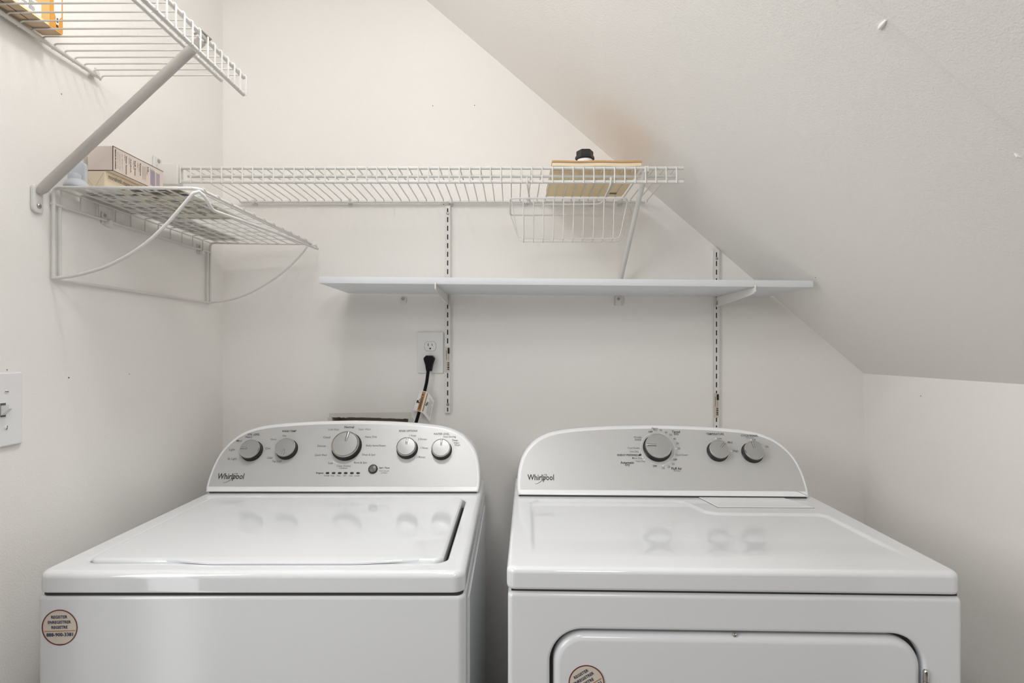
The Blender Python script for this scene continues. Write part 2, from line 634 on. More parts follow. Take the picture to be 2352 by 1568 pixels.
def logo(g, D, cx, cy, wpx, hpx):
    T, k = D.T(cx, cy, 0.0006)
    text_on(g, 'Whirlpool', T, wpx * k, bold=0.016, yscale=1.30)
    # the open orbit stroke through the l and p
    W = wpx * k
    pts = []
    for i in range(41):
        a = math.radians(118 - 322 * i / 40)
        x, y = 0.268 * math.cos(a), 0.062 * math.sin(a)
        c, s = math.cos(math.radians(37)), math.sin(math.radians(37))
        pts.append(Vector(((x * c - y * s) * W + 0.0075 * W, (x * s + y * c) * W * 1.10 - 0.034 * W, 0.0006)))
    th = [0.0003 + 0.0008 * math.sin(math.pi * i / 40) for i in range(41)]
    L_, R_ = [], []
    for i, q in enumerate(pts):
        t = (pts[min(i + 1, 40)] - pts[max(i - 1, 0)]).normalized()
        nrm = Vector((-t.y, t.x, 0))
        L_.append(tuple(q + nrm * th[i] * 0.5))
        R_.append(tuple(q - nrm * th[i] * 0.5))
    g.rings([L_, R_], cap0=False, cap1=False, closed=False, T=T)


def sticker_parts(root, T, r, turn):
    """round registration sticker; local z out of the cabinet"""
    T = T @ Matrix.Rotation(math.radians(turn), 4, 'Z')
    s = part('sticker', G().lathe([(r, 0), (r, 0.0003), (r * 0.5, 0.00034), (r * 0.02, 0.00035)], 48, T), 'sticker', root,
             label='round cream registration sticker')
    part('sticker_ring', G().lathe([(r, 0.0003), (r, 0.0007), (r * 0.94, 0.0007), (r * 0.94, 0.0003)], 48, T, cap0=False, cap1=False),
         'ink_red', s, label='dark red ring')
    for tx, y, wd, hh in (('REGISTER', 0.585, 0.90, 0.17), ('ENREGISTRER', 0.300, 1.28, 0.17), ('REGISTRE', 0.015, 0.90, 0.17),
                          ('888-900-3381', -0.395, 1.48, 0.205)):
        g = G()
        text_on(g, tx, T @ ZUP(0, y * r, 0.0004), wd * r, hh * r, bold=0.022)
        part('printed_word', g, 'ink_navy', s, smooth=0, label='navy blue lettering')
    g = G()
    g.box(-0.85 * r, 0.85 * r, -0.205 * r, -0.175 * r, 0.0003, 0.0008, T=T)
    part('rule_line', g, 'ink_orange', s, smooth=0)
    g = G()
    text_on(g, 'W10153468', T @ ZUP(0, -0.955 * r + 0.0007, 0.0004), 0.34 * r, 0.05 * r, bold=0.01)
    part('lettering', g, 'ink', s, smooth=0)


# ================================================================== WASHING MACHINE
WX0, WX1, WC = -0.7756, -0.0771, -0.42635
WY0, WY1 = 0.905, 1.575
washer = thing('washing_machine', 'white top-loading washing machine with five silver dials, left of the dryer', 'washing machine',
               (WC, 1.24, 0.0))
g = G()
r = 0.014
R = [rrect(WX0 - 0.001, WX1 + 0.001, WY0 + 0.002, WY1, r, 0, 0.0), rrect(WX0 - 0.001, WX1 + 0.001, WY0 + 0.002, WY1, r, 0, 0.862),
     rrect(WX0 - 0.001, WX1 + 0.001, WY0 + 0.002, WY1, r, 0.002, 0.867), rrect(WX0 - 0.001, WX1 + 0.001, WY0 + 0.002, WY1, r, 0.006, 0.870)]
g.rings(R)
part('cabinet', g, 'enamel_front', washer)
g = G()
g.box(WX0 + 0.006, WX1 - 0.004, WY0 + 0.004, WY1 - 0.01, 0.8695, 0.8745, b=0.0005, r=0.012)
part('seam_gap_shade', g, 'seam', washer, smooth=0, label='dark strip for the shade in the seam under the top panel')  # dark strip takes the place of shade in the seam
g = G()
g.box(WX1 - 0.002, WX1 + 0.0035, WY0 + 0.055, WY1 - 0.05, 0.03, 0.845, b=0.002)
part('side_panel', g, 'enamel_front', washer)
# top panel with the well for the lid
DZ = 0.9090
LX0, LX1, LY0, LY1 = -0.7225, -0.1185, 0.9465, 1.345
hx0, hx1, hy0, hy1 = LX0 - 0.005, LX1 + 0.0065, LY0 + 0.0005, LY1 + 0.004
g = G()
rr_ = 0.020
R = [rrect(WX0, WX1, WY0, WY1, rr_, 0.004, 0.874), rrect(WX0, WX1, WY0, WY1, rr_, 0.0008, 0.8755), rrect(WX0, WX1, WY0, WY1, rr_, 0, 0.879)]
rb = 0.011
for i in range(6):
    a = math.pi / 2 * i / 5
    R.append(rrect(WX0, WX1, WY0, WY1, rr_, rb * (1 - math.cos(a)), DZ - rb + rb * math.sin(a)))
R.append(rrect(hx0, hx1, hy0, hy1, 0.024, -0.012, DZ))
R.append(rrect(hx0, hx1, hy0, hy1, 0.024, -0.004, DZ - 0.0006))
R.append(rrect(hx0, hx1, hy0, hy1, 0.022, -0.001, DZ - 0.002))
R.append(rrect(hx0, hx1, hy0, hy1, 0.020, 0, DZ - 0.005))
R.append(rrect(hx0, hx1, hy0, hy1, 0.020, 0, DZ - 0.024))
g.rings(R)
part('top_panel', g, 'enamel', washer, smooth=50)
g = G()
g.box(hx0 + 0.001, hx1 - 0.001, hy0 + 0.002, hy1 - 0.002, DZ - 0.0235, DZ - 0.020)
part('lid_gap_shade', g, 'seam', washer, smooth=0)  # dark plate paints the shade down in the lid gap
# lid
LZ = 0.9145
g = G()
R = [rrect(LX0, LX1, LY0, LY1, 0.018, 0.002, DZ - 0.017), rrect(LX0, LX1, LY0, LY1, 0.018, 0, DZ - 0.014),
     rrect(LX0, LX1, LY0, LY1, 0.018, 0, LZ - 0.006)]
for i in range(1, 6):
    a = math.pi / 2 * i / 5
    R.append(rrect(LX0, LX1, LY0, LY1, 0.018, 0.006 * (1 - math.cos(a)), LZ - 0.006 + 0.006 * math.sin(a)))
R.append(rrect(LX0, LX1, LY0, LY1, 0.018, 0.012, LZ))
g.rings(R)
lid = part('lid', g, 'enamel', washer, smooth=55)
# pull lip in the middle of the lid's front edge
xs = [-0.588, -0.57, -0.548, -0.53, -0.505, -0.40, -0.27, -0.245, -0.215, -0.19, -0.16]
fr = [0.0, 0.001, 0.005, 0.009, 0.012, 0.012, 0.012, 0.010, 0.006, 0.002, 0.0]
R = []
for x, f in zip(xs, fr):
    R.append([(x, LY0 + 0.010, LZ + 0.0001), (x, LY0 + 0.004, LZ - 0.0002), (x, LY0 - f * 0.80 + 0.0006, LZ - 0.0007),
              (x, LY0 - f + 0.0002, LZ - 0.0018), (x, LY0 - f + 0.0004, DZ + 0.0009), (x, LY0 + 0.010, DZ + 0.0006)])
g = G().rings(R)
part('lid_pull', g, 'enamel', lid, smooth=30, label='finger pull lip at the front of the lid')
# console
CY0, CZ0, CXC = 1.3985, 0.9115, -0.4287
g = console_mesh(CXC, CY0, CZ0, 1.0, 0.993, 0.165)
part('console', g, 'plastic', washer, smooth=45)
g = G()
g.box(WC - 0.336, WC + 0.336, CY0 + 0.003, CY0 + 0.15, DZ - 0.0005, CZ0 + 0.001)
part('console_gap_shade', g, 'seam', washer, smooth=0)  # dark box paints the shadow under the console
part('control_panel', panel_mesh(CXC, CY0, CZ0, 1.0, 0.993, 0.0135, 0.0075), 'panel', washer, smooth=0,
     label='silver grey control panel film')
D = Dial(Matrix.Identity(4), Vector((WC, CY0, CZ0)), Matrix.Identity(3))
g = G()
logo(g, D, 529.8, 1095.5, 61, 16)
part('logo_lettering', g, 'ink', washer, smooth=0, label='black maker name lettering')
g = G()
for s, x, y, wd, b in (
        ('SOIL LEVEL', 583, 997.4, 28, .02), ('WASH TEMP', 664, 990, 33, .02), ('Normal', 802.3, 980.5, 22, .015),
        ('RINSE OPTIONS', 937.7, 989.3, 42, .01), ('WATER LEVEL', 1014, 996.3, 37, .01), ('Progress', 734.6, 1086.4, 17, .02),
        ('Start / Pause', 883, 1074, 24, .02)):
    D.text(washer, s, x, y, wd, b)
g = G()
for s, x, y, wd in (
        ('Heavy', 571.4, 1003.9, 16), ('Med', 549.5, 1012, 11.5), ('Light', 533.4, 1033, 13), ('Ex Light', 533.8, 1054, 20.5),
        ('Hot', 653.8, 1000.6, 8.5), ('Warm', 628, 1008.8, 14), ('Cool', 615.5, 1029.3, 11), ('Cold', 619.7, 1051, 11.5),
        ('Tap Cold', 635.6, 1059.6, 21.5), ('Cold Wash', 766.4, 986.2, 25), ('Super Wash', 837.3, 986.2, 28),
        ('Casual', 750.8, 1003.6, 16), ('Heavy Duty', 852.5, 1003.4, 27.5), ('Delicate', 739, 1023.7, 19.5),
        ('Bulky Items/Sheets', 863.6, 1023.5, 45), ('Quick Wash', 736.9, 1045, 28), ('Drain & Spin', 847, 1044.6, 30),
        ('Soak', 759.5, 1063.2, 11), ('Rinse & Spin', 828, 1062.8, 29.5), ('Clean Washer', 790, 1069.8, 33),
        ('with', 782.2, 1074.6, 7), ('affresh', 792, 1074.8, 12), ('1 Rinse', 947.7, 1000, 16), ('2 Rinses', 970.6, 1008.2, 20),
        ('1 Rinse', 974.7, 1028.3, 16), ('2 Rinses', 966.7, 1049.2, 20.5), ('Auto Sensing', 1032.5, 1003.1, 29),
        ('Deep', 1045.3, 1011.4, 13), ('Water', 1048.5, 1016.6, 14), ('Wash', 1050.5, 1021.7, 13),
        ('Sensing', 750.2, 1092.1, 12), ('Wash', 763.9, 1092.1, 8), ('Rinse', 778.1, 1092.1, 8), ('Spin', 791.9, 1092.1, 6.5),
        ('Done', 806.1, 1092.1, 8), ('Locked', 820.1, 1092.1, 11), ('Hold 3 Seconds', 882.4, 1081.1, 23), ('to Cancel', 882, 1085.5, 14)):
    D.text(washer, s, x, y, wd, 0.002, mat='ink_grey')
for x in (752.3, 766.3, 780.4, 794.3, 808.4, 822.6):
    T, k = D.T(x, 1086.2, 0.0006)
    part('indicator_light', G().box(-4.2 * k, 4.2 * k, -2.3 * k, 2.3 * k, 0, 0.0008, b=0.0004, r=2.2 * k, T=T), 'black', washer)
for x, y, rp, a in ((572, 1029, 22.5, 178), (653.5, 1025.5, 22.5, -92), (792, 1018.5, 31.5, 82), (932.6, 1024, 22.5, 88), (1012.5, 1027, 21.8, 88)):
    D.knob(washer, x, y, rp, a)
T, k = D.T(857, 1077.2, 0.0006)
bt = part('start_button', G().lathe([(10.6 * k, 0), (10.6 * k, 0.003), (9.6 * k, 0.0045), (8.4 * k, 0.0045)], 32, T, cap1=False), 'black', washer)
part('button_cap', G().lathe([(8.5 * k, 0.002), (8.3 * k, 0.0045), (5 * k, 0.0058), (0.5 * k, 0.0062)], 32, T), 'button', bt, label='grey button cap')
g = G()
T, k = D.T(791.5, 1029.5, 0.0006)
arc = [(38 * k * math.cos(math.radians(a)), 38 * k * math.sin(math.radians(a)), 0.0004) for a in range(232, 312, 5)]
arc2 = [(x * 0.975, y * 0.975, z) for x, y, z in arc]
g.rings([arc, arc2], False, False, closed=False, T=T)
part('dial_arc', g, 'ink_white', washer, smooth=0)
sticker_parts(washer, towards_cam(-0.7366, WY0 + 0.002, 0.8184), 0.0292, 1.5)


# ================================================================== DRYER
TH_D = math.radians(-1.63)
DO = Vector((-0.0101, 0.919, 0.0))
dryer = thing('dryer', 'white front-loading dryer with three silver dials, right of the washing machine', 'dryer', DO, rotz=TH_D, local=True)
MW = Matrix.Translation(DO) @ Matrix.Rotation(TH_D, 4, 'Z')
ML = MW.inverted()
RD = Matrix.Rotation(TH_D, 3, 'Z')
DW, DD = 0.7366, 0.665
# cabinet: rounded rectangle lofted along y, with the door well left open
Td = Matrix(((1, 0, 0, 0), (0, 0, 1, 0), (0, 1, 0, 0), (0, 0, 0, 1)))     # (x, z, y) -> (x, y, z)


def rr_xz(x0, x1, z0, z1, r, ins, y):
    return rrect(x0, x1, z0, z1, r, ins, y, 12)


bx0, bx1, bz1 = 0.002, 0.7405, 0.8695
dx0, dx1, dz0, dz1 = 0.0715, 0.6795, 0.33, 0.8085
R = [rr_xz(bx0, bx1, 0.0, bz1, 0.010, 0.0, DD), rr_xz(bx0, bx1, 0.0, bz1, 0.010, 0.0, 0.014),
     rr_xz(bx0, bx1, 0.0, bz1, 0.010, 0.0012, 0.0085), rr_xz(bx0, bx1, 0.0, bz1, 0.010, 0.0045, 0.005),
     rr_xz(bx0, bx1, 0.0, bz1, 0.010, 0.009, 0.004),
     rr_xz(dx0, dx1, dz0, dz1, 0.058, -0.006, 0.004), rr_xz(dx0, dx1, dz0, dz1, 0.056, -0.0022, 0.0046),
     rr_xz(dx0, dx1, dz0, dz1, 0.055, -0.0004, 0.0065), rr_xz(dx0, dx1, dz0, dz1, 0.054, 0, 0.010),
     rr_xz(dx0, dx1, dz0, dz1, 0.054, 0.0, 0.030)]
g = G().rings(R, T=Td)
g.F = [tuple(reversed(f)) for f in g.F]
part('cabinet', g, 'enamel_front', dryer, smooth=50)
g = G().rings([rr_xz(dx0, dx1, dz0, dz1, 0.054, 0.0005, 0.0295), rr_xz(dx0, dx1, dz0, dz1, 0.054, 0.0005, 0.022)], T=Td)
g.F = [tuple(reversed(f)) for f in g.F]
part('door_gap_shade', g, 'seam', dryer, smooth=0, label='dark plate for the shade in the gap around the door')  # dark back plate paints the shade in the door gap
R = []
q = (0.0772, 0.6760, 0.335, 0.8010)
R = [rr_xz(*q, 0.050, 0.0, 0.024), rr_xz(*q, 0.050, 0.0, 0.017), rr_xz(*q, 0.050, 0.0012, 0.0125), rr_xz(*q, 0.050, 0.0045, 0.0080),
     rr_xz(*q, 0.050, 0.0085, 0.0056), rr_xz(*q, 0.050, 0.013, 0.0048)]
g = G().rings(R, T=Td)
g.F = [tuple(reversed(f)) for f in g.F]
door = part('door', g, 'enamel_front', dryer, smooth=55)
g = G()
for z1_, z0_ in ((0.7525, 0.7335), (0.7325, 0.700)):
    top = [(0.0046, z1_ - 0.005), (0.0042, z1_ - 0.003), (0.0028, z1_ - 0.0008), (0.0008, z1_)] if z1_ > 0.74 else [(0.0046, z1_ - 0.0005), (0.004, z1_)]
    g.lathe([(0.0042, z0_), (0.0046, z0_ + 0.0006)] + top, 16, ZUP(0.6805, 0.0035, 0))
part('door_hinge', g, 'chrome', dryer, label='chrome hinge barrel')
p = ML @ hit(1687, 1456, MW @ Vector((0.3, 0.010, 0.8)), RD @ Vector((0, -1, 0)))
Tz = frame(p + Vector((0, -0.001, 0)), (1, 0, 0), (0, 0.6, 0.8))
part('door_screw', G().lathe([(0.0034, -0.002), (0.0034, 0.0006), (0.0022, 0.0012), (0.0012, 0.0003), (0.0002, 0.0003)], 16, Tz), 'screw', door)
g = G()
g.box(bx0 + 0.006, bx1 - 0.006, 0.010, DD - 0.01, bz1 - 0.0005, 0.8755)
part('seam_gap_shade', g, 'seam', dryer, smooth=0, label='dark strip for the shade in the seam under the top panel')  # shade between cabinet and top panel painted as a dark strip
# top panel: rounded skirt and an embossed work surface
TZ = 0.911
g = G()
ro, rb = 0.016, 0.010
R = [rrect(0, DW, 0, DD, ro, 0.005, 0.8735), rrect(0, DW, 0, DD, ro, 0.001, 0.8755), rrect(0, DW, 0, DD, ro, 0.0, 0.880)]
for i in range(6):
    a = math.pi / 2 * i / 5
    R.append(rrect(0, DW, 0, DD, ro, rb * (1 - math.cos(a)), TZ - rb + rb * math.sin(a)))
ins = 0.020
R.append(rrect(0, DW, 0, DD, 0.0201, ins, TZ))
g.rings(R, cap1=False)
# signed distance to the outline of the pressed field
poly = [(0.043, 0.055), (0.043, 0.395), (0.060, 0.418), (0.385, 0.424), (0.405, 0.415), (0.430, 0.335), (0.455, 0.321), (0.672, 0.3205),
        (0.6845, 0.306), (0.698, 0.055)]


def sdist(x, y):
    inside, best = False, 1e9
    for i in range(len(poly)):
        x1, y1 = poly[i - 1]
        x2, y2 = poly[i]
        if (y1 > y) != (y2 > y) and x < (x2 - x1) * (y - y1) / (y2 - y1) + x1:
            inside = not inside
        if i == 0:
            continue           # the front edge is open: the field runs out there
        dx, dy = x2 - x1, y2 - y1
        t = max(0, min(1, ((x - x1) * dx + (y - y1) * dy) / (dx * dx + dy * dy)))
        best = min(best, math.hypot(x - x1 - t * dx, y - y1 - t * dy))
    return -best if inside else best


def sm(a, b, x):
    t = max(0.0, min(1.0, (x - a) / (b - a)))
    return t * t * (3 - 2 * t)


NXg, NYg = 300, 250
gx = [ins + (DW - 2 * ins) * i / NXg for i in range(NXg + 1)]
gy = [ins + (DD - 2 * ins) * j / NYg for j in range(NYg + 1)]
V, F = [], []
for y in gy:
    for x in gx:
        d = sdist(x, y)
        z = TZ
        z -= 0.0042 * sm(0.003, -0.006, d) * sm(0.05, 0.16, y)
        V.append((x, y, z))
for j in range(NYg):
    for i in range(NXg):
        a = j * (NXg + 1) + i
        F.append((a, a + 1, a + NXg + 2, a + NXg + 1))
g.add(V, F)
part('top_panel', g, 'enamel', dryer, smooth=60)
# lint screen cover
poly_l = [(0.4685, 0.3625), (0.6835, 0.3650), (0.6535, 0.446), (0.4500, 0.446)]
g = G()
g.rings([[(x, y, TZ - 0.002) for x, y in poly_l], [(x, y, TZ + 0.0014) for x, y in poly_l], [(x, y, TZ + 0.002) for x, y in inset(poly_l, 0.0015)]])
part('lint_screen_cover', g, 'plastic', dryer, smooth=0, label='flat white lint screen cover')
g = G()
g.rings([[(x, y, TZ - 0.002) for x, y in inset(poly_l, -0.0012)], [(x, y, TZ + 0.0004) for x, y in inset(poly_l, -0.0012)]])
part('lint_screen_seam', g, 'ink_grey', dryer, smooth=0)
# console
DCX, DCY0, DCZ0, DSX, DSZ = 0.3622, 0.4435, 0.9135, 1.022, 0.948
part('console', console_mesh(DCX, DCY0, DCZ0, DSX, DSZ, 0.160), 'plastic', dryer, smooth=45)
g = G()
g.box(DCX - 0.349, DCX + 0.346, DCY0 + 0.003, DCY0 + 0.14, TZ - 0.0005, DCZ0 + 0.001)
part('console_gap_shade', g, 'seam', dryer, smooth=0)  # shadow below the dryer console painted as a dark box
part('control_panel', panel_mesh(DCX, DCY0, DCZ0, DSX, DSZ, 0.0135, 0.0075), 'panel', dryer, smooth=0,
     label='silver grey control panel film')
D = Dial(ML, MW @ Vector((DCX, DCY0, DCZ0)), RD)
g = G()
logo(g, D, 1242, 1098, 61, 16)
part('logo_lettering', g, 'ink', dryer, smooth=0, label='black maker name lettering')
g = G()
for s, x, y, wd, b in (
        ('OFF', 1494.3, 991.4, 9.5, .02), ('Timed', 1552.3, 991.4, 18.5, .02), ('Dry', 1553.3, 997.2, 10.5, .02),
        ('ENERGY PREFERRED', 1441.6, 1044.8, 47.5, .02), ('Automatic', 1440.6, 1062, 31, .02), ('Dry', 1441.3, 1067.8, 10.5, .02),
        ('OFF', 1504.2, 1070.2, 9.5, .02), ('OFF', 1550.5, 1055.4, 9.5, .02), ('Fluff Air', 1554.2, 1075.8, 24, .02),
        ('TEMPERATURE', 1642.4, 996.6, 40, .012), ('CYCLE SIGNAL', 1721.5, 1000.3, 39, .012)):
    D.text(dryer, s, x, y, wd, b)
g = G()
leaf = [(-4.2, -2.6), (-3.4, 0.6), (-0.6, 2.4), (3.4, 2.8), (3.2, -0.4), (1.0, -2.4), (-2.2, -2.2)]
T, k = D.T(1470, 1044.6, 0.0006)
g.rings([[(x * k, y * k, 0) for x, y in leaf], [(x * k, y * k, 0.0004) for x, y in leaf]], T=T)
part('leaf_emblem', g, 'ink', dryer, smooth=0)
g = G()
for s, x, y, wd in (
        ('Heavy', 1504.2, 984, 14.5), ('Dry', 1505, 987.8, 8), ('70', 1517.7, 988, 5.5), ('60', 1529.9, 992.7, 6), ('50', 1540.4, 998.5, 6),
        ('40', 1549.5, 1007.7, 6), ('30', 1555.9, 1018.2, 6), ('20', 1559.3, 1029.6, 6), ('Wrinkle', 1464.3, 1004, 17.5),
        ('Shield', 1465, 1009.2, 14), ('Cool Down', 1455, 1028.5, 26.5), ('Less Dry', 1457, 1037.2, 20), ('More Dry', 1463.4, 1052.4, 22.5),
        ('Very Dry', 1470.7, 1059.4, 20.5), ('10', 1523.7, 1074.5, 5.5), ('20', 1536, 1071.7, 6), ('30', 1546.2, 1065.5, 6),
        ('Cool Down', 1565.6, 1044.3, 27), ('No Heat', 1554.8, 1081, 14.5), ('Low', 1652.5, 1006.7, 10), ('Med', 1676.8, 1015.5, 10.5),
        ('High', 1689.6, 1035.8, 11.5), ('Push to Start', 1722.2, 1005, 17.5), ('Off', 1731.5, 1010, 8), ('On', 1761.4, 1025.3, 7.5)):
    D.text(dryer, s, x, y, wd, 0.002, mat='ink_grey')
g = G()
T, k = D.T(1510.8, 1030.2, 0.0006)
for a0, a1 in ((112, 208), (240, 262), (-40, 78), (268, 312)):
    arc = [(39.5 * k * math.cos(math.radians(a)), 39.5 * k * math.sin(math.radians(a)), 0.0004) for a in range(a0, a1, 4)]
    g.rings([arc, [(x * 0.982, y * 0.982, z) for x, y, z in arc]], False, False, closed=False, T=T)
part('dial_arc', g, 'ink_white', dryer, smooth=0)['kind'] = 'stuff'
for x, y in ((1468.5, 1036), (1476, 1050), (1479.5, 1055.5), (1522.5, 1069.5), (1552.5, 1030), (1679.5, 1035.6), (1644, 1006.6), (1725, 1009.8)):
    T2, k = D.T(x, y, 0.0006)
    part('dial_dot', G().lathe([(1.5 * k, 0), (1.5 * k, 0.0004)], 10, T2), 'ink_white', dryer, smooth=0)
for x, y, rp, a in ((1513.4, 1021.8, 30, 178), (1653.6, 1029.6, 22.3, 46), (1734.4, 1032.4, 22.6, 98)):
    D.knob(dryer, x, y, rp, a, prot=0.022)
p = hit(1347, 1567.5, MW @ Vector((0.2, 0.004, 0.7)), RD @ Vector((0, -1, 0)))
sticker_parts(dryer, ML @ frame(p, RD @ Vector((1, 0, 0)), (0, 0, 1)), 0.0295, 31)


# ================================================================== MELAMINE SHELF, TRACKS, BRACKETS
def track(name, xc, z1, z0, label, screws, sticker, burr=False):
    root = thing(name, label, 'shelf track', (xc, WB, z0), 'slotted shelf tracks on the back wall')
    hw, dep = 0.0080, 0.011
    g = G()
    yf = WB - dep
    g.box(xc - hw, xc - hw + 0.0012, yf, WB - 0.0002, z0, z1)
    g.box(xc + hw - 0.0012, xc + hw, yf, WB - 0.0002, z0, z1)
    sw = 0.0017
    g.box(xc - hw, xc - sw, yf - 0.0004, yf + 0.001, z0, z1)
    g.box(xc + sw, xc + hw, yf - 0.0004, yf + 0.001, z0, z1)
    p, ln = 0.0253, 0.0150
    z = z1 - 0.0075
    g.box(xc - sw, xc + sw, yf - 0.0004, yf + 0.001, z, z1)
    while z - ln > z0 + 0.004:
        nz_ = max(z - p, z0)
        g.box(xc - sw, xc + sw, yf - 0.0004, yf + 0.001, nz_, z - ln)
        z -= p
    g.box(xc - sw, xc + sw, yf - 0.0004, yf + 0.001, z0, z0 + 0.004)
    part('channel', g, 'track', root, smooth=0)
    g = G()
    g.box(xc - hw + 0.0014, xc + hw - 0.0014, WB - 0.006, WB - 0.0012, z0 + 0.001, z1 - 0.001)
    part('channel_back', g, 'slot', root, smooth=0, label='dark inside of the slots')
    for zs in screws:
        part('screw', G().lathe([(0.0045, -0.001), (0.0045, 0.001), (0.003, 0.0026), (0.001, 0.0028)], 14, towards_cam(xc + 0.0006, yf, zs)), 'screw', root)
    za, zb = sticker
    g = G()
    g.box(xc - 0.0070, xc + 0.0058, yf - 0.0009, yf - 0.0003, zb, za)
    st = part('price_sticker', g, 'sticker_tan', root, smooth=0, label='narrow tan sticker with bar code')
    g = G()
    g.box(xc + 0.0005, xc + 0.0055, yf - 0.0014, yf - 0.0008, za - 0.020, za - 0.003, b=0.0003, r=0.0024)
    for k_, (h0, h1) in enumerate(((0.045, 0.0475), (0.0485, 0.0495), (0.0505, 0.053), (0.054, 0.0555), (0.0565, 0.0575), (0.0585, 0.062), (0.063, 0.064), (0.065, 0.0675))):
        q_ = (za - zb) / 0.075
        g.box(xc - 0.001, xc + 0.0052, yf - 0.0011, yf - 0.0008, za - h1 * q_, za - h0 * q_)
    for k_ in range(11):
        z_ = za - 0.012 - k_ * 0.0026
        g.box(xc - 0.0045, xc - 0.0028, yf - 0.0011, yf - 0.0008, z_, z_ + 0.0014 + 0.0006 * (k_ % 2))
        if k_ > 3:
            g.box(xc + 0.0022, xc + 0.0034, yf - 0.0011, yf - 0.0008, z_, z_ + 0.0012 + 0.0006 * (k_ % 3 == 0))
    part('bar_code', g, 'slot', st, smooth=0)
    return root


track('shelf_track', -0.1893, 1.6905, 1.0854, 'slotted white shelf track beside the power outlet', (1.6685, 1.110), (1.2785, 1.2035))
track('shelf_track', 0.5965, 1.5623, 0.958, 'slotted white shelf track above the dryer, near the sloped ceiling', (1.537,), (1.143, 1.0715))

# shelf board, dropping slightly to the right
SY0, SY1 = 1.372, 1.626
sx0, sx1 = -0.4765, 0.7405
zl, zr, tk = 1.4340, 1.4238, 0.0165
ang = math.atan2(zr - zl, sx1 - sx0)
Ts = Matrix.Translation((sx0, 0, zl)) @ Matrix.Rotation(-ang, 4, 'Y')
g = G()
g.box(0, (sx1 - sx0) / math.cos(ang), SY0, SY1, 0, tk, b=0.0007, T=Ts)
single('shelf_board', g, 'melamine', 'long white melamine shelf board on two brackets across the back wall', 'shelf')


def bracket(xc, zb, label):
    root = thing('shelf_bracket', label, 'bracket', (xc, WB - 0.012, zb), 'brackets under the melamine shelf')
    yb, yf = WB - 0.0118, SY0 - 0.0042
    g = G()
    poly = [(yb, zb - 0.0012), (yb, zb - 0.030), (yb - 0.012, zb - 0.0295), (yf + 0.03, zb - 0.0185), (yf + 0.006, zb - 0.0150), (yf, zb - 0.010),
            (yf, zb + 0.004), (yf + 0.0025, zb + 0.0045), (yf + 0.0028, zb - 0.0012)]
    Tr = Matrix(((0, 0, 1, 0), (1, 0, 0, 0), (0, 1, 0, 0), (0, 0, 0, 1)))
    g.prism(poly, xc - 0.0012, xc + 0.0012, T=Tr)
    part('arm', g, 'track', root, smooth=0)
    g = G()
    g.box(xc - 0.0017, xc + 0.0017, yf - 0.0006, yf + 0.002, zb - 0.0125, zb + 0.0045, b=0.0007)
    part('front_lip', g, 'track', root)
    g = G()
    g.box(xc - 0.0016, xc + 0.0016, yb - 0.002, yb + 0.0062, zb - 0.028, zb - 0.016)
    g.box(xc - 0.0022, xc - 0.0012, yb - 0.014, yb - 0.004, zb - 0.024, zb - 0.012)
    part('hook', g, 'screw', root, smooth=0)


for xc, lb in ((-0.1893, 'white steel bracket under the shelf above the outlet'), (0.5965, 'white steel bracket under the right end of the shelf')):
    bracket(xc, zl + (xc - sx0) * (zr - zl) / (sx1 - sx0) - 0.0004, lb)


# ================================================================== VENTILATED WIRE SHELVES
def clip(parent, T):
    """small plastic wall clip; local z out of the wall"""
    g = G()
    g.box(-0.006, 0.006, -0.011, 0.008, 0.0002, 0.004, b=0.0015, T=T)
    g.lathe([(0.006, 0.003), (0.0065, 0.012), (0.005, 0.0165), (0.002, 0.017)], 12, T)
    g.tube([T @ Vector((0.0, 0.0, 0.01)), T @ Vector((0.004, 0.0075, 0.013)), T @ Vector((0.001, 0.012, 0.009))], 0.0022, 6)
    return part('wall_clip', g, 'wire', parent)


# --- back wall shelf
BZ, BF, BM, BR = 1.7065, 1.340, 1.385, 1.628
wire_b = thing('wire_shelf', 'long white wire shelf with turned-down lip above the melamine shelf', 'wire shelf', (-0.2, WB, 1.67))
g = G()
g.tube([(-0.800, BF, BZ), (0.411, BF, BZ)], 0.0040, 10)
part('front_rail', g, 'wire', wire_b)
g = G()
g.tube([(-0.803, BF - 0.001, BZ - 0.0335), (0.411, BF - 0.001, BZ - 0.0335)], 0.0042, 10)
part('lip_rail', g, 'wire', wire_b)
g = G()
g.tube([(-0.806, BM, BZ - 0.006), (0.406, BM, BZ - 0.006)], 0.0038, 10)
part('middle_rail', g, 'wire', wire_b)
g = G()
g.tube([(-0.792, BR, BZ - 0.005), (0.387, BR, BZ - 0.005)], 0.0040, 10)
part('rear_rail', g, 'wire', wire_b)
rc = 0.00165
cw = G()
cw.tube(fillet([(0, BR + 0.001, BZ - 0.006), (0, BR - 0.006, BZ), (0, BF - 0.0065, BZ + 0.0022), (0, BF - 0.0062, BZ - 0.0375)], 0.006, 3), rc, 6)
pitch = 0.02475
cw_me = mesh_data('cross_wire', cw, 'wire', (0, 0, 0), 50)
x = -0.795
i = 0
while x < 0.405:
    o = bpy.data.objects.new('cross_wire', cw_me)
    # the rear of the shelf is a little shorter than the front: skip what would hang past the rear rail
    o.location = (x - OFF[wire_b][0], -OFF[wire_b][1], -OFF[wire_b][2])
    o.parent = wire_b
    COL.objects.link(o)
    x += pitch
    i += 1
for xc in (-0.755, -0.4756, -0.181, 0.0385, 0.314):
    clip(wire_b, towards_cam(xc, WB, BZ - 0.004))
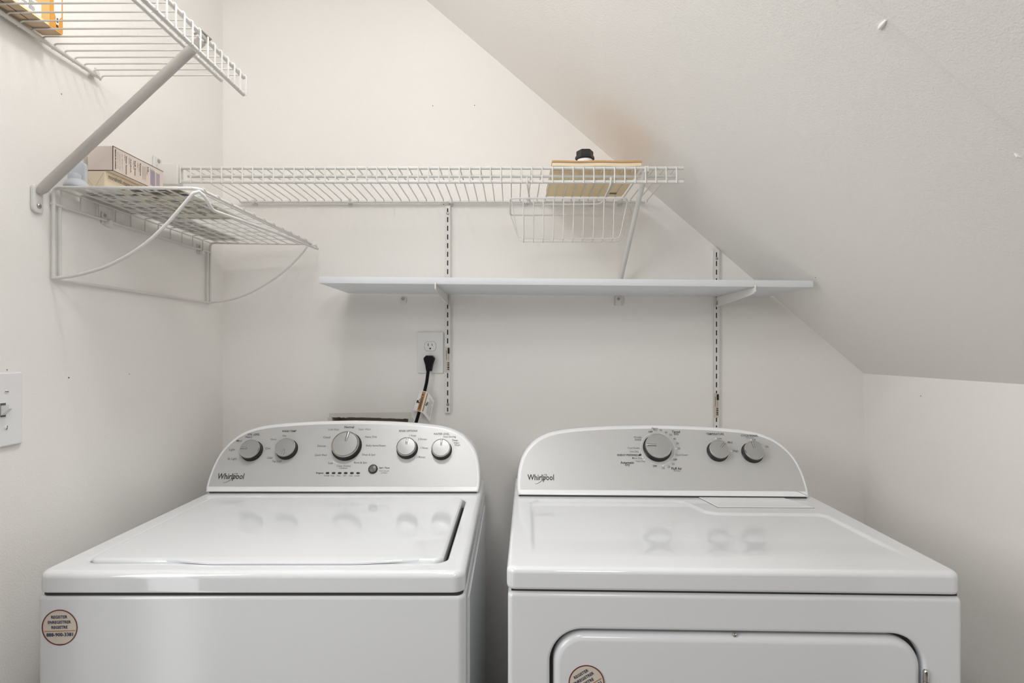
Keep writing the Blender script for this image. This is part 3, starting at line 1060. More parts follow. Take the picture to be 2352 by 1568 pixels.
# brace from the front rail to the wall
g = G()
zb0 = 1.452
pth = [Vector((0.3225, BF + 0.004, BZ + 0.001)), Vector((0.3200, BF + 0.060, BZ - 0.049)), Vector((0.3120, WB - 0.0065, zb0))]
rad = [0.0085, 0.0062, 0.0062]
g.tube([(0.3115, WB - 0.0045, zb0 - 0.001), (0.311, WB - 0.0030, 1.4300)], [0.0042, 0.0026], 8)
g.tube(pth, rad, 10)
g.box(0.3170, 0.3280, BF - 0.0045, BF + 0.006, BZ - 0.010, BZ + 0.0045, b=0.0015)
part('support_brace', g, 'wire', wire_b, smooth=50)
g = G()
g.box(0.2985, 0.3235, WB - 0.0035, WB - 0.0002, 1.4005, 1.4285, b=0.0015, r=0.006)
bp_ = part('brace_foot', g, 'clear', wire_b)
part('screw', G().lathe([(0.0046, 0), (0.0046, 0.0012), (0.003, 0.0024), (0.0008, 0.002)], 14, towards_cam(0.311, WB - 0.0035, 1.4190)), 'screw', bp_)
# end bracket on the left wall
g = G()
g.box(WL + 0.0002, WL + 0.0045, 1.318, 1.350, 1.662, 1.729, b=0.0015)
g.box(WL + 0.004, -0.7985, 1.327, 1.3535, 1.664, 1.7130, b=0.0025)
eb = part('end_bracket', g, 'wire', wire_b, label='white plastic end bracket on the left wall')
part('screw', G().lathe([(0.0045, 0), (0.0045, 0.0014), (0.003, 0.0026), (0.0008, 0.0022)], 14, along_x(WL + 0.0045, 1.335, 1.7215)), 'screw', eb)
# screw clip under the folder
g = G()
g.box(0.2245, 0.2365, WB - 0.006, WB - 0.0002, 1.692, 1.709, b=0.0015)
sc_ = part('wall_clip', g, 'wire', wire_b)
part('screw', G().lathe([(0.004, 0), (0.004, 0.0012), (0.0026, 0.0024), (0.0008, 0.002)], 14, towards_cam(0.2305, WB - 0.006, 1.7005)), 'screw', sc_)

# --- left wall shelf, high up
LZs, LF, LM, LR = 1.8290, -0.550, -0.598, -0.8405
Y0s, Y1s = 0.640, 1.1405
wire_l = thing('wire_shelf', 'white wire shelf high on the left wall with diagonal tube brace', 'wire shelf', (WL, 0.9, 1.545))
for nm, x, z, y1, r_ in (('front_rail', LF, LZs - 0.002, Y1s, 0.0040), ('lip_rail', LF - 0.0005, LZs - 0.0365, Y1s, 0.0042),
                         ('middle_rail', LM, LZs - 0.006, Y1s + 0.004, 0.0038), ('rear_rail', LR, LZs - 0.005, Y1s - 0.006, 0.0040)):
    part(nm, G().tube([(x, Y0s, z), (x, y1, z)], r_, 10), 'wire', wire_l)
cw = G()
cw.tube(fillet([(LR - 0.001, 0, LZs - 0.010), (LR + 0.004, 0, LZs), (LF + 0.0065, 0, LZs + 0.0016), (LF + 0.0060, 0, LZs - 0.0405)], 0.006, 3), rc, 6)
cw_me = mesh_data('cross_wire', cw, 'wire', (0, 0, 0), 50)
y = 1.1375
while y > Y0s:
    o = bpy.data.objects.new('cross_wire', cw_me)
    o.location = (-OFF[wire_l][0], y - OFF[wire_l][1], -OFF[wire_l][2])
    o.parent = wire_l
    COL.objects.link(o)
    y -= 0.0237
clip(wire_l, along_x(WL, 1.124, LZs - 0.002))
g = G()
by = 0.993
pth = fillet([(LF - 0.004, by, LZs - 0.008), (-0.8320, by, 1.5620), (-0.8430, by, 1.5490)], 0.010, 4)
g.tube(pth, [0.0088] * (len(pth) - 1) + [0.0050], 16)
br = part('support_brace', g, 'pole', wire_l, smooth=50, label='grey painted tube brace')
g = G()
g.box(-0.011, 0.011, -0.031, 0.020, 0.0002, 0.0075, b=0.003, r=0.009, T=along_x(WL, by + 0.001, 1.545))
ft = part('brace_foot', g, 'wire', br)
part('screw', G().lathe([(0.0046, 0), (0.0046, 0.0014), (0.003, 0.0028), (0.0008, 0.0022)], 14, along_x(WL + 0.0075, by + 0.001, 1.5265)), 'screw', br)
g = G()
g.tube([(LF - 0.010, by - 0.0125, LZs - 0.004), (LF + 0.004, by - 0.0125, LZs + 0.001), (LF + 0.006, by + 0.012, LZs + 0.001), (LF - 0.008, by + 0.0125, LZs - 0.006)], 0.0022, 6)
part('brace_hook', g, 'screw', br, label='bare steel hook over the rail')


# ================================================================== FOLD-DOWN MESH SHELF ON THE LEFT WALL
MZ = 1.5690
mesh_shelf = thing('mesh_shelf', 'white wire mesh shelf with curved rod braces on the left wall', 'wire shelf', (WL, 1.29, 1.40))
XB = -0.8455
g = G()
g.tube(fillet([(XB, 1.0265, 1.401), (XB, 1.0265, MZ), (-0.5835, 1.0335, MZ), (-0.5665, 1.578, MZ), (XB, 1.5585, MZ), (XB, 1.5585, 1.401)], 0.013, 5), 0.0032, 10)
part('frame', g, 'wire', mesh_shelf, smooth=60)
# bail: rod along the wall, curved braces at both ends, bar under the front edge
near = spline([(XB, 1.0285, 1.4015), (-0.80, 1.0285, 1.4085), (-0.746, 1.029, 1.4255), (-0.69, 1.0295, 1.4570), (-0.645, 1.030, 1.4960), (-0.606, 1.0305, 1.5405), (-0.590, 1.031, 1.5600)], 4)
bar = [(-0.5815, 1.034, 1.5635), (-0.576, 1.045, 1.5560), (-0.577, 1.070, 1.5380), (-0.566, 1.30, 1.5480), (-0.558, 1.597, 1.5580), (-0.562, 1.592, 1.5690), (-0.572, 1.578, 1.5640)]
far = spline([(-0.578, 1.570, 1.5600), (-0.600, 1.566, 1.5300), (-0.640, 1.563, 1.4900), (-0.690, 1.561, 1.4540), (-0.746, 1.560, 1.4240), (-0.800, 1.559, 1.4075), (XB, 1.5585, 1.4015)], 4)
g = G()
g.tube(near + fillet(bar[:5], 0.02, 4) + [Vector(p) for p in bar[5:]], 0.0032, 10)
part('front_brace_rod', g, 'wire', mesh_shelf, smooth=60)
part('far_brace_rod', G().tube(far, 0.0026, 10), 'wire', mesh_shelf, smooth=60)
part('wall_rod', G().tube([(XB, 1.0285, 1.4012), (XB, 1.5585, 1.4012)], 0.0026, 8), 'wire', mesh_shelf)
g = G()
g.tube([(XB, 1.0405, 1.404), (XB, 1.0405, MZ - 0.034)], 0.0030, 8)
part('leg', g, 'wire', mesh_shelf)
g = G()
g.tube([(XB, 1.5445, 1.404), (XB, 1.5445, MZ - 0.03)], 0.0030, 8)
part('leg', g, 'wire', mesh_shelf)
part('back_lip_rail', G().tube([(XB, 1.022, 1.5385), (XB, 1.562, 1.5415)], 0.0026, 8), 'wire', mesh_shelf)
# lengthwise wires
for k_ in range(11):
    t = max(0.004, k_ / 10.4)
    x0_ = XB + (-0.5835 - XB) * t
    x1_ = XB + (-0.5665 - XB) * t
    part('long_wire', G().tube([(x0_, 1.0285, MZ - 0.0004), (x1_, 1.5625 + 0.012 * t, MZ - 0.0004)], 0.0017, 6), 'wire', mesh_shelf)
# cross wires wrap over the front rod and turn down at the wall
for k_ in range(11):
    y = 1.0440 + k_ * 0.0477
    xf = -0.5835 + 0.017 * (y - 1.0335) / 0.5445
    pp = fillet([(XB, y, 1.539), (XB, y, MZ + 0.0028), (xf - 0.004, y + 0.003, MZ + 0.0028), (xf + 0.0035, y + 0.004, MZ + 0.0045), (xf + 0.0045, y + 0.010, MZ - 0.001)], 0.003, 3)
    part('cross_wire', G().tube(pp, 0.0014, 6), 'wire', mesh_shelf)
for y in (1.163, 1.513):
    T = along_x(WL, y, 1.5395)
    g = G()
    g.box(-0.010, 0.008, -0.009, 0.016, 0.0002, 0.003, b=0.001, T=T)
    g.lathe([(0.0075, 0.002), (0.0078, 0.009), (0.006, 0.012)], 14, T @ ZUP(0.004, -0.004, 0))
    c_ = part('wall_clip', g, 'clear', mesh_shelf, label='translucent plastic wall clip')
    part('screw', G().lathe([(0.0036, 0.003), (0.0036, 0.0042), (0.002, 0.005), (0.0006, 0.0045)], 12, T @ ZUP(-0.002, 0.010, 0)), 'screw', c_)

# ================================================================== THINGS ON THE MESH SHELF
PZ = MZ + 0.0046
g = G()
g.box(-0.8375, -0.7535, 1.050, 1.552, PZ, PZ + 0.0012)
sheet_b = single('paper_sheet', g, 'paper', 'long printed sheet lying along the wall on the mesh shelf', 'paper', 'papers on the mesh shelf', smooth=0)
g = G()
for y in [1.08 + 0.012 * i for i in range(34)]:
    if random.random() < 0.75:
        a, b = sorted((random.uniform(-0.832, -0.79), random.uniform(-0.80, -0.757)))
        g.box(a, b, y, y + 0.0022, PZ - 0.0003, PZ)
part('printed_lines', g, 'ink_grey', sheet_b, smooth=0)
g = G()
g.box(-0.7515, -0.628, 1.045, 1.292, PZ, PZ + 0.0030)
mag = single('magazine', g, 'paper_yellow', 'open magazine page with dark photographs lying on the mesh shelf', 'magazine', 'papers on the mesh shelf', smooth=0)
g = G()
for a in ((-0.735, -0.70, 1.052, 1.072), (-0.69, -0.655, 1.050, 1.066), (-0.65, -0.632, 1.050, 1.075), (-0.70, -0.668, 1.074, 1.090), (-0.655, -0.635, 1.085, 1.102),
          (-0.742, -0.722, 1.088, 1.10), (-0.70, -0.69, 1.235, 1.243), (-0.684, -0.672, 1.235, 1.243), (-0.698, -0.69, 1.252, 1.258)):
    g.box(a[0], a[1], a[2], a[3], PZ - 0.0004, PZ)
part('dark_photograph', g, 'photo_dark', mag, smooth=0)['kind'] = 'stuff'
g = G()
for a in ((-0.718, -0.700, 1.110, 1.122), (-0.665, -0.645, 1.068, 1.082), (-0.742, -0.728, 1.052, 1.060)):
    g.box(a[0], a[1], a[2], a[3], PZ - 0.0005, PZ)
part('brown_photograph', g, 'photo_brown', mag, smooth=0)['kind'] = 'stuff'
g = G()
for y in [1.13 + 0.009 * i for i in range(12)]:
    for x in (-0.745, -0.705, -0.668):
        if random.random() < 0.8:
            g.box(x, x + random.uniform(0.018, 0.032), y, y + 0.0018, PZ - 0.0003, PZ)
g2 = G()
part('printed_lines', g, 'ink_grey', mag, smooth=0)

Cz0, Cz1, Cz2 = PZ + 0.0012, 1.6232, 1.6722
carton_lo = thing('carton', 'cream carton with printed side lying under the pink carton on mesh shelf', 'box', (-0.82, 1.18, Cz0), 'cartons stacked on the mesh shelf')
g = G()
g.box(-0.8435, -0.8035, 1.100, 1.255, Cz0, Cz1, b=0.0006)
part('carton_body', g, 'carton_cream', carton_lo)
g = G()
g.box(-0.8425, -0.8045, 1.0985, 1.1002, Cz0 + 0.001, Cz1 - 0.001)
fl = part('end_flap', g, 'carton_cream', carton_lo, smooth=0)
g = G()
def strip(g, a, b, wd, y):
    a, b = Vector(a), Vector(b)
    t = (b - a).normalized()
    nrm = Vector((-t.y, t.x)) * wd
    q = [a + nrm, b + nrm, b - nrm, a - nrm]
    g.rings([[(p.x, y, p.y) for p in q], [(p.x, y - 0.0004, p.y) for p in q]])
strip(g, (-0.842, Cz1 - 0.010), (-0.8235, Cz0 + 0.014), 0.0004, 1.0984)
strip(g, (-0.8235, Cz0 + 0.014), (-0.8055, Cz1 - 0.004), 0.0003, 1.0984)
part('flap_crease', g, 'box_tan', fl, smooth=0)
g = G()
text_on(g, 'morefresh.more taste', frame((-0.8030, 1.1486, Cz1 - 0.0085), (0, 1, 0), (0, 0, 1)), 0.082, 0.0092, bold=-0.004)
part('lettering', g, 'ink_grey', carton_lo, smooth=0)

carton_hi = thing('carton', 'pale pink carton with small printing lying on top of the cream carton', 'box', (-0.815, 1.18, Cz1), 'cartons stacked on the mesh shelf')
g = G()
CX1 = -0.7885
g.box(-0.8385, CX1, 1.100, 1.258, Cz1 + 0.0004, Cz2, b=0.0006)
part('carton_body', g, 'carton_pink', carton_hi)
g = G()
g.box(CX1 - 0.0006, CX1 + 0.0004, 1.0995, 1.2585, Cz2 - 0.0008, Cz2 + 0.0003)
g.box(CX1 - 0.0006, CX1 + 0.0004, 1.0993, 1.1005, Cz1 + 0.0004, Cz2)
g.box(-0.8385, CX1, 1.0994, 1.1004, Cz1 + 0.0002, Cz1 + 0.0014)
g.box(CX1 - 0.0006, CX1 + 0.0003, 1.0995, 1.2585, Cz1 + 0.0001, Cz1 + 0.0010)
part('carton_edge', g, 'carton_edge', carton_hi, smooth=0, label='dark worn edges')
g = G()
zc = (Cz1 + Cz2) / 2
for s, y, z, wd, hh, b in (('MADE IN CHINA', 1.1065, zc, 0.039, 0.0034, .03), ('Water Sentinel', 1.1375, zc - 0.001, 0.037, 0.0036, .02),
                           ('Aquafresh', 1.1505, zc + 0.0025, 0.028, 0.0036, .02), ('Swift Green', 1.1640, zc + 0.001, 0.031, 0.0036, .02),
                           ('Kenmore', 1.1810, zc + 0.004, 0.026, 0.0036, .02), ('LG', 1.2060, zc + 0.012, 0.010, 0.0036, .02)):
    text_on(g, s, frame((CX1, y, z), (0, 0, -1), (0, 1, 0)), wd, hh, bold=b, lift=0.0005)
part('bold_lettering', g, 'ink', carton_hi, smooth=0)
g = G()
for s, y, z, wd in (('WSL-2', 1.1328, zc + 0.013, 0.011), ('WF700', 1.1460, zc + 0.010, 0.013), ('SGF-LA07', 1.1595, zc + 0.006, 0.018),
                    ('9990', 1.1715, zc + 0.010, 0.010), ('46-9990', 1.1765, zc + 0.006, 0.016), ('ADQ36006101', 1.1880, zc, 0.028),
                    ('ADQ36006102', 1.1925, zc, 0.028), ('ADQ36006101-S', 1.1970, zc, 0.031), ('LT700P', 1.2020, zc + 0.008, 0.016),
                    ('limited warranty', 1.1130, zc, 0.032), ('replacement filter', 1.1190, zc - 0.001, 0.034), ('for refrigerators', 1.1255, zc, 0.034)):
    text_on(g, s, frame((CX1, y, z), (0, 0, -1), (0, 1, 0)), wd, 0.0024, lift=0.0005)
part('small_lettering', g, 'ink_grey', carton_hi, smooth=0)
g = G()
for i in range(9):
    g.box(CX1, CX1 + 0.0005, 1.2135 + i * 0.0018, 1.2143 + i * 0.0018, Cz1 + 0.006, Cz2 - 0.007 - 0.002 * (i % 3))
for i in range(5):
    g.box(CX1, CX1 + 0.0005, 1.2340 + i * 0.0024, 1.2350 + i * 0.0024, Cz1 + 0.006, Cz2 - 0.010 - 0.002 * (i % 2))
part('fine_print', g, material('violet_grey_print', (0.36, 0.32, 0.40), 0.7), carton_hi, smooth=0)

# pale blue plastic bottle: shoulder, neck, and a tall tab at its back
bt = thing('plastic_bottle', 'pale blue plastic bottle with tall cap tab, beside the cartons on mesh shelf', 'bottle', (-0.824, 1.062, PZ + 0.0012))
bz = PZ + 0.0012
g = G().lathe([(0.0200, 0.0), (0.0205, 0.002), (0.0195, 0.0060), (0.0165, 0.0105), (0.0135, 0.0135), (0.0115, 0.015)], 28, ZUP(-0.8205, 1.0490, bz))
part('shoulder', g, 'blue_plastic', bt)
g = G().lathe([(0.0102, 0.0135), (0.0104, 0.0225), (0.0098, 0.0255), (0.0070, 0.0268), (0.001, 0.0272)], 24, ZUP(-0.8235, 1.0480, bz))
part('neck', g, 'blue_plastic', bt)
g = G()
g.box(-0.0145, 0.0145, 0.0, 0.0535, -0.005, 0.005, b=0.003, r=0.009, T=frame((-0.8290, 1.0660, bz), (1, 0, 0), (0, 0, 1)))
g.box(-0.0140, 0.0190, 0.0, 0.0085, -0.006, 0.006, b=0.003, T=frame((-0.8275, 1.0655, bz), (1, 0, 0), (0, 0, 1)))
part('cap_tab', g, 'blue_plastic', bt)

# ================================================================== YELLOW BOX ON THE TOP LEFT SHELF
yx0, yx1, yy0, yy1, yz0, yz1 = -0.8395, -0.8035, 0.70, 0.996, LZs + 0.0025, 2.02
ybox = thing('product_box', 'yellow and white printed box standing on the high left wire shelf', 'box', (-0.82, 0.85, yz0))
g = G()
g.box(yx0, yx1, yy0, yy1, yz0, yz1, b=0.0008)
part('carton_body', g, 'box_yellow', ybox)
g = G()
g.box(yx0 + 0.001, yx1 - 0.001, yy0, yy1 - 0.004, yz0 - 0.0004, yz0 + 0.0004)
bf = part('bottom_flap', g, 'box_tan', ybox, smooth=0, label='tan bottom flap')
g = G()
g.box(yx0 + 0.0165, yx0 + 0.0180, yy0, yy1 - 0.05, yz0 - 0.0007, yz0)
part('flap_gap', g, 'carton_edge', bf, smooth=0)
g = G()
g.box(yx1 - 0.0002, yx1 + 0.0004, yy0 + 0.01, 0.950, yz0 + 0.004, yz0 + 0.026)
wp = part('text_panel', g, 'box_white', ybox, smooth=0, label='white panel with fine print')
g = G()
for j in range(9):
    for i in range(12):
        if random.random() < 0.8:
            y = 0.76 + i * 0.015
            g.box(yx1, yx1 + 0.0006, y, y + random.uniform(0.007, 0.012), yz0 + 0.0062 + j * 0.0021, yz0 + 0.0070 + j * 0.0021)
part('fine_print', g, 'ink_grey', wp, smooth=0)
g = G()
g.box(yx1 - 0.0002, yx1 + 0.0003, 0.735, 0.965, yz0 + 0.0002, yz0 + 0.0042)
part('pale_band', g, 'box_pale', ybox, smooth=0)
g = G()
g.box(yx1 - 0.0002, yx1 + 0.0004, 0.968, yy1 - 0.0006, yz0 + 0.002, yz0 + 0.10)
op = part('orange_panel', g, 'box_orange', ybox, smooth=0, label='orange end of the printed side')
g = G()
To = frame((yx1 + 0.0004, 0.9835, yz0 + 0.014), (0, 1, 0), (0, 0, 1))
g.prism([(-0.003, -0.002), (0.002, -0.002), (0.004, 0.010), (0.0085, 0.016), (0.009, 0.06), (-0.008, 0.06), (-0.0075, 0.016), (-0.004, 0.010)], 0, 0.0004, T=To)
part('bottle_picture', g, 'box_white', op, smooth=0)
g = G()
g.box(-0.0018, 0.001, 0.001, 0.009, 0.0003, 0.0008, T=To)
g.lathe([(0.0022, 0.0003), (0.0022, 0.0008)], 12, To @ ZUP(-0.001, -0.0055, 0))
part('bottle_trigger', g, 'ink', op, smooth=0)

# ================================================================== FOLDER AND FITTING ON THE BACK SHELF
fz = BZ + 0.0030
folder = thing('manila_folder', 'manila folder stuffed with papers lying on the wire shelf', 'folder', (0.205, 1.48, fz))
g = G()
nx_ = 14
def sheet(x0, x1, y0, y1, zf, zb, th, wav, ph):
    R = []
    for j in range(9):
        t = j / 8
        y = y0 + (y1 - y0) * t
        z = zb + (zf - zb) * (1 - t) ** 2.2
        bot = [(x0 + (x1 - x0) * i / nx_, y, z + wav * (1 - t) * math.sin(i * 0.9 + ph)) for i in range(nx_ + 1)]
        R.append([(a, b, c) for a, b, c in bot] + [(a, b, c + th) for a, b, c in reversed(bot)])
    return R
g.rings(sheet(0.098, 0.3125, 1.372, 1.598, fz + 0.003, fz, 0.0016, 0.0002, 0))
part('lower_cover', g, 'manila', folder, smooth=30)
g = G()
g.rings(sheet(0.097, 0.3150, 1.362, 1.590, fz + 0.0095, fz + 0.0020, 0.0080, 0.0006, 1))
part('paper_stack', g, 'padding', folder, smooth=30, label='pale stack of papers')
g = G()
g.rings(sheet(0.0965, 0.3165, 1.360, 1.588, fz + 0.0182, fz + 0.0105, 0.0040, 0.0007, 1))
part('upper_cover', g, 'kraft', folder, smooth=30, label='brown upper cover')
g = G()
g.box(0.272, 0.292, 1.560, 1.574, fz - 0.0006, fz + 0.0004)
part('stamp', g, 'photo_dark', folder, smooth=0, label='small dark printed mark')

g = G()
g.rings(sheet(0.0985, 0.3120, 1.3712, 1.3742, fz + 0.0030, fz + 0.0030, 0.0020, 0.0002, 0))
part('cover_edge', g, 'kraft', folder, smooth=0, label='darker edge of the lower cover')

fit = thing('pipe_fitting', 'white plastic pipe fitting with black hexagonal nut on the manila folder', 'fitting', (0.189, 1.455, fz + 0.0150))
fb = fz + 0.0150
g = G().lathe([(0.0200, 0.0), (0.0212, 0.004), (0.0225, 0.034), (0.0200, 0.040)], 24, ZUP(0.189, 1.455, fb))
part('threaded_body', g, 'plastic', fit)
zt = 1.7655 - fb
g = G().lathe([(0.0245, zt), (0.0255, zt + 0.002), (0.0245, zt + 0.0085)], 6, ZUP(0.189, 1.455, fb))
g.lathe([(0.0222, zt + 0.0070), (0.0222, zt + 0.0205), (0.0208, zt + 0.0225), (0.012, zt + 0.0225)], 6, ZUP(0.189, 1.455, fb))
part('hex_nut', g, 'black', fit, smooth=20, label='black hexagonal nut')
g = G().lathe([(0.0115, zt + 0.0215), (0.0115, zt + 0.0262), (0.0095, zt + 0.0275)], 20, ZUP(0.189, 1.455, fb))
part('nozzle', g, 'plastic', fit)

# ================================================================== HANGING WIRE BASKET
basket = thing('wire_basket', 'small white wire basket hanging under the back wall wire shelf', 'basket', (0.14, 1.45, 1.55))
RZ = 1.6400
rim = [(-0.0050, 1.362, RZ), (0.2780, 1.360, RZ), (0.3290, 1.530, RZ), (-0.0060, 1.532, RZ)]
loop = []
for i in range(4):
    a, b, c = Vector(rim[i - 1]), Vector(rim[i]), Vector(rim[(i + 1) % 4])
    q = 0.014
    s_, e_ = b + (a - b).normalized() * q, b + (c - b).normalized() * q
    for k_ in range(5):
        t = k_ / 4
        loop.append(s_ * (1 - t) ** 2 + b * 2 * t * (1 - t) + e_ * t * t)
part('rim', G().tube(loop, 0.0022, 8, closed=True), 'wire', basket, smooth=60)
fbz, rbz = 1.5465, 1.5605
part('bottom_wire', G().tube(fillet([(-0.003, 1.364, RZ - 0.002), (0.014, 1.385, fbz), (0.266, 1.385, fbz), (0.284, 1.378, RZ - 0.002)], 0.012, 4), 0.0012, 6), 'wire', basket, smooth=60)
part('bottom_wire', G().tube(fillet([(-0.005, 1.528, RZ - 0.002), (0.020, 1.500, rbz), (0.290, 1.500, rbz), (0.325, 1.526, RZ - 0.002)], 0.012, 4), 0.0012, 6), 'wire', basket, smooth=60)
for i in range(10):
    xt = 0.0265 + i * 0.0247
    xr_ = xt + 0.0045 * i * 0.55
    pp = fillet([(xt, 1.3605, RZ + 0.001), (xt + 0.001, 1.383, fbz - 0.0022), (xt * 0.5 + xr_ * 0.5 + 0.004, 1.502, rbz - 0.0022), (xr_ + 0.005, 1.531, RZ + 0.001)], 0.010, 3)
    part('side_wire', G().tube(pp, 0.0012, 6), 'wire', basket, smooth=60)
g = G()
xl, xr_ = 0.0358, 0.2345
pp = fillet([(xl - 0.0012, BF + 0.006, BZ - 0.0245), (xl - 0.0012, BF - 0.0090, BZ - 0.0245), (xl, BF - 0.0090, BZ - 0.042), (xl + 0.0085, 1.400, RZ - 0.0020), (xl + 0.016, 1.41, RZ - 0.0035),
             (xr_ - 0.016, 1.41, RZ - 0.0015), (xr_ - 0.0085, 1.400, RZ), (xr_, BF - 0.0090, BZ - 0.042), (xr_ + 0.0012, BF - 0.0090, BZ - 0.0245), (xr_ + 0.0012, BF + 0.006, BZ - 0.0245)], 0.006, 3)
g.tube(pp, 0.0021, 8)
part('hanger', g, 'wire', basket, smooth=60)

# ================================================================== OUTLET, CORD, SWITCH, WALL ANCHOR
outlet = thing('power_outlet', 'white duplex power outlet on back wall above the washing machine', 'outlet', (-0.2408, WB, 1.2008))
oc = (-0.2408, 1.2617)
To = towards_cam(oc[0], WB, oc[1])
g = G()
g.box(-0.0385, 0.0385, -0.0610, 0.0610, 0.0002, 0.0058, b=0.0030, r=0.004, T=To, seg=3)
part('cover_plate', g, 'plate', outlet)
for cy, full in ((0.0185, True), (-0.0225, False)):
    ov = []
    for a in range(0, 360, 12):
        c, s = math.cos(math.radians(a)), math.sin(math.radians(a))
        ov.append((0.0172 * c, max(-0.0135, min(0.0135, 0.0175 * s)) + cy))
    rc_ = part('receptacle_face', G().rings([[(x, y, 0.004) for x, y in ov], [(x, y, 0.0064) for x, y in ov], [(x * 0.96, (y - cy) * 0.96 + cy, 0.0070) for x, y in ov]], T=To), 'plate', outlet)
    g = G().rings([[(x * 1.03, (y - cy) * 1.03 + cy, 0.0056) for x, y in ov], [(x * 1.03, (y - cy) * 1.03 + cy, 0.0061) for x, y in ov]], T=To)
    part('receptacle_gap', g, 'ink_grey', rc_, smooth=0)
    if full:
        g = G()
        g.box(-0.0068, -0.0050, cy + 0.0005, cy + 0.0085, 0.006, 0.0073, T=To)
        g.box(0.0050, 0.0064, cy + 0.0010, cy + 0.0080, 0.006, 0.0073, T=To)
        g.lathe([(0.0026, 0.006), (0.0026, 0.0073)], 12, To @ ZUP(-0.0003, cy - 0.0065, 0))
        part('outlet_slot', g, 'slot', rc_, smooth=0)
part('screw', G().lathe([(0.0026, 0.005), (0.0026, 0.0064), (0.001, 0.0068)], 12, To @ ZUP(0.0, -0.0015, 0)), 'plate', outlet)

cord = thing('power_cable', 'black power cable with paper warning tag plugged into the outlet', 'cable', (-0.25, 1.62, 1.05))
pc = hit(985, 832, (0, 1.612, 0), (0, -1, 0))
Tp = towards_cam(pc.x, 1.632, pc.z)
out_ = [(-0.0085, -0.0250), (0.0072, -0.0250), (0.0105, -0.0070), (0.0160, 0.0090), (0.0150, 0.0135), (0.0085, 0.0200), (-0.0090, 0.0200), (-0.0155, 0.0135), (-0.0160, 0.0090), (-0.0110, -0.0070)]
g = G()
g.rings([[(x * 0.96, y * 0.96, 0.001) for x, y in out_], [(x, y, 0.004) for x, y in out_], [(x, y, 0.017) for x, y in out_], [(x * 0.88, y * 0.9, 0.023) for x, y in out_]], T=Tp)
part('plug', g, 'rubber', cord, smooth=25)
cpts = [hit(a, b, (0, 1.616, 0), (0, -1, 0)) for a, b in ((983.5, 846), (982.8, 856), (980, 877), (975.5, 897), (969, 922), (961.5, 950), (954, 975), (946, 1000))]
g = G().tube(spline(cpts, 5), 0.0047, 12)
part('cable', g, 'rubber', cord)
yt = 1.609
def wpt(px, py, y):
    return hit(px, py, (0, y, 0), (0, -1, 0))
tg = [wpt(964.4, 895.6, yt), wpt(979.8, 899.2, yt), wpt(967.0, 946.4, yt), wpt(949.3, 940.6, yt)]
def slab(quad, dy):
    g = G()
    return g.rings([[tuple(p) for p in quad], [(p.x, p.y + dy, p.z) for p in quad]])
tag = part('warning_tag', slab(tg, 0.0006), 'tag_white', cord, smooth=0, label='folded white tag with an orange warning band')
def lerp(a, b, t):
    return a + (b - a) * t
ob = [lerp(tg[0], tg[1], .42) + Vector((0, -.0003, 0)), lerp(tg[0], tg[1], .93) + Vector((0, -.0003, 0)), lerp(tg[3], tg[2], .93) + Vector((0, -.0003, 0)), lerp(tg[3], tg[2], .45) + Vector((0, -.0003, 0))]
for q in ob:
    pass
ctr = (tg[0] + tg[1] + tg[2] + tg[3]) / 4
ob = [lerp(p, ctr, 0.05) for p in ob]
ob = [Vector((p.x, yt - 0.0003, p.z)) for p in ob]
part('orange_band', slab(ob, 0.0003), 'tag_orange', tag, smooth=0, label='orange warning band')
g = G()
oc_ = (ob[0] + ob[1] + ob[2] + ob[3]) / 4
uu = ((ob[3] + ob[2]) - (ob[0] + ob[1])).normalized()
vv = Vector((0, -1, 0)).cross(uu)
text_on(g, 'WARNING', frame(oc_ + uu * 0.005 + Vector((0, -0.0003, 0)), uu, vv), 0.037, 0.0058, bold=0.02)
Tw = frame(oc_ - uu * 0.0195 + Vector((0, -0.0007, 0)), uu, vv)
g.rings([[(-0.0024, -0.0026, 0), (0.0024, -0.0026, 0), (0.0, 0.0028, 0)], [(-0.0024, -0.0026, 0.0003), (0.0024, -0.0026, 0.0003), (0.0, 0.0028, 0.0003)]], T=Tw)
part('lettering', g, 'ink', tag, smooth=0)
g = G()
for cx, cy, rr2 in ((959.5, 921, 2.6), (961.5, 924, 1.8), (958, 923.5, 1.7), (963, 918.5, 1.1), (964.5, 916.5, 0.9)):
    q = wpt(cx, cy, yt)
    g.lathe([(rr2 * 0.00125, 0), (rr2 * 0.00125, 0.0003)], 9, towards_cam(q.x, yt, q.z))
part('pictogram', g, 'ink', tag, smooth=0)
# second leaf of the tag, bending towards the wall
R = []
for t in [i / 10 for i in range(11)]:
    tx, ty = 979.8 + 17 * t, 899.2 + 21 * (t ** 1.4)
    bx, by_ = 967.5 + 20 * t, 945.5 + 24 * (t ** 1.25)
    yy = yt + 0.0025 * t + 0.010 * t * t
    a, b = wpt(tx, ty, yy), wpt(bx, by_, yy)
    R.append([tuple(a), tuple(b), (b.x, b.y + 0.0006, b.z), (a.x, a.y + 0.0006, a.z)])
leaf2 = part('warning_tag', G().rings(R), 'plate', cord, smooth=40)
R = []
for t in (0.04, 0.16):
    yy = yt + 0.0025 * t + 0.010 * t * t - 0.0004
    a, b = wpt(980.2 + 17 * t, 902 + 21 * t ** 1.4, yy), wpt(968.6 + 20 * t, 943 + 24 * t ** 1.25, yy)
    R.append([tuple(a), tuple(b), (b.x, b.y + 0.0003, b.z), (a.x, a.y + 0.0003, a.z)])
part('orange_band', G().rings(R), 'tag_orange', leaf2, smooth=0)
g = G()
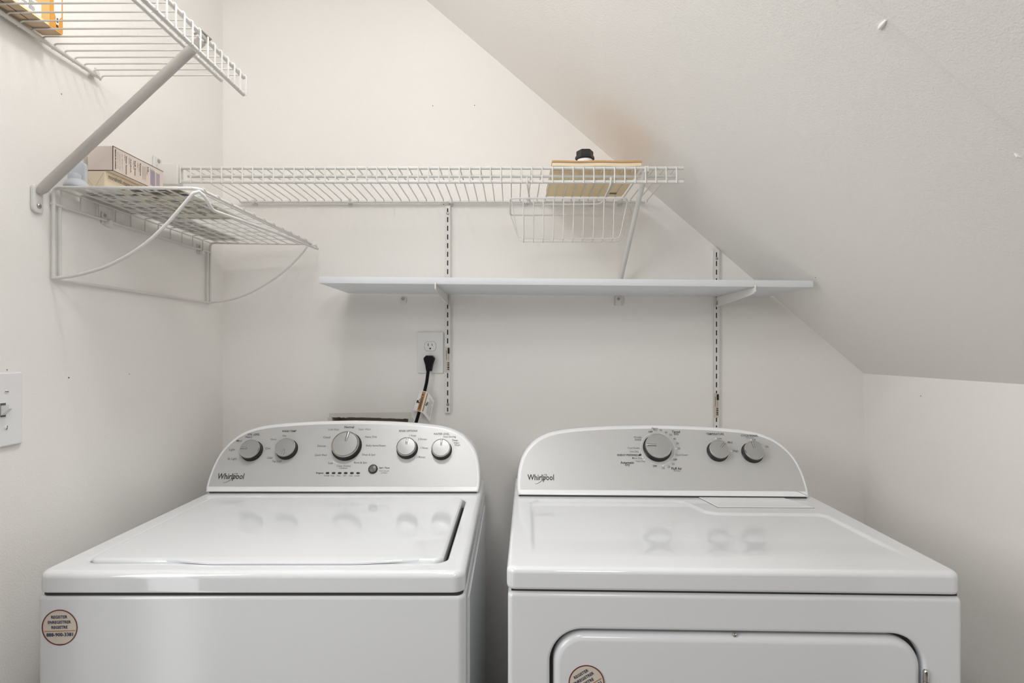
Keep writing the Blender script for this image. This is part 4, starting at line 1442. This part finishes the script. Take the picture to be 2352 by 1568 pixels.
for cx, cy, rr2 in ((980.5, 927.5, 2.3), (982, 924, 1.5), (979, 931, 1.3), (977.5, 929.5, 1.0)):
    q = wpt(cx, cy, yt + 0.0010)
    g.lathe([(rr2 * 0.00125, 0), (rr2 * 0.00125, 0.0003)], 9, towards_cam(q.x, yt + 0.0008, q.z))
for i in range(5):
    for j in range(7):
        t = 0.50 + 0.09 * i
        f = 0.14 + 0.105 * j
        if random.random() < 0.85:
            yy = yt + 0.0025 * t + 0.010 * t * t - 0.0005
            a, b = wpt(979.8 + 17 * t, 899.2 + 21 * t ** 1.4, yy), wpt(967.5 + 20 * t, 945.5 + 24 * t ** 1.25, yy)
            p_, q_ = lerp(a, b, f), lerp(a, b, f + 0.07)
            g.tube([p_, q_], 0.00035, 4)
part('fine_print', g, 'ink_grey', leaf2, smooth=0)

sw = thing('light_switch', 'white toggle light switch at the left edge of the left wall', 'switch', (WL, 0.9234, 1.108))
Tl = along_x(WL, 0.9234, 1.1702)
g = G()
g.box(-0.0400, 0.0400, -0.0622, 0.0622, 0.0002, 0.0065, b=0.0035, r=0.0045, T=Tl, seg=3)
part('cover_plate', g, 'switch', sw)
g = G()
g.box(-0.0062, 0.0062, -0.0130, 0.0130, 0.006, 0.0078, b=0.0006, T=Tl)
tc_ = part('toggle_collar', g, 'switch', sw)
g = G()
g.box(-0.0050, 0.0050, -0.0115, 0.0115, 0.0070, 0.0081, T=Tl)
part('toggle_gap', g, 'ink_grey', tc_, smooth=0)
g = G()
tl = []
for zz, yc, hw, hh in ((0.007, -0.001, 0.0044, 0.0085), (0.012, 0.001, 0.0040, 0.0065), (0.0195, 0.0052, 0.0034, 0.0040), (0.0205, 0.0056, 0.0028, 0.0032)):
    tl.append([(-hw, yc - hh, zz), (hw, yc - hh, zz), (hw, yc + hh, zz), (-hw, yc + hh, zz)])
g.rings(tl, T=Tl)
part('toggle', g, 'switch', sw, smooth=20)
for zz, rot in ((0.0300, -8), (-0.0300, 75)):
    T = Tl @ ZUP(0.007, zz, 0.0)
    s_ = part('screw', G().lathe([(0.0033, 0.006), (0.0033, 0.0072), (0.002, 0.0082), (0.0005, 0.0084)], 14, T), 'switch', sw)
    g = G()
    g.box(-0.0030, 0.0030, -0.00045, 0.00045, 0.0076, 0.0086, T=T @ Matrix.Rotation(math.radians(rot), 4, 'Z'))
    part('screw_slot', g, 'slot', s_, smooth=0)

anchor = thing('wall_anchor', 'small white plastic anchor with screw just under the melamine shelf', 'wall anchor', (-0.3205, WB, 1.4055))
T = towards_cam(-0.3205, WB, 1.4170)
g = G()
g.box(-0.0085, 0.0085, -0.0125, 0.0080, 0.0002, 0.0065, b=0.0025, r=0.006, T=T)
part('anchor_body', g, 'clear', anchor)
part('screw', G().lathe([(0.0048, 0.006), (0.0048, 0.0085), (0.003, 0.010), (0.0008, 0.0095)], 14, T @ ZUP(0, 0.0022, 0)), 'screw', anchor)
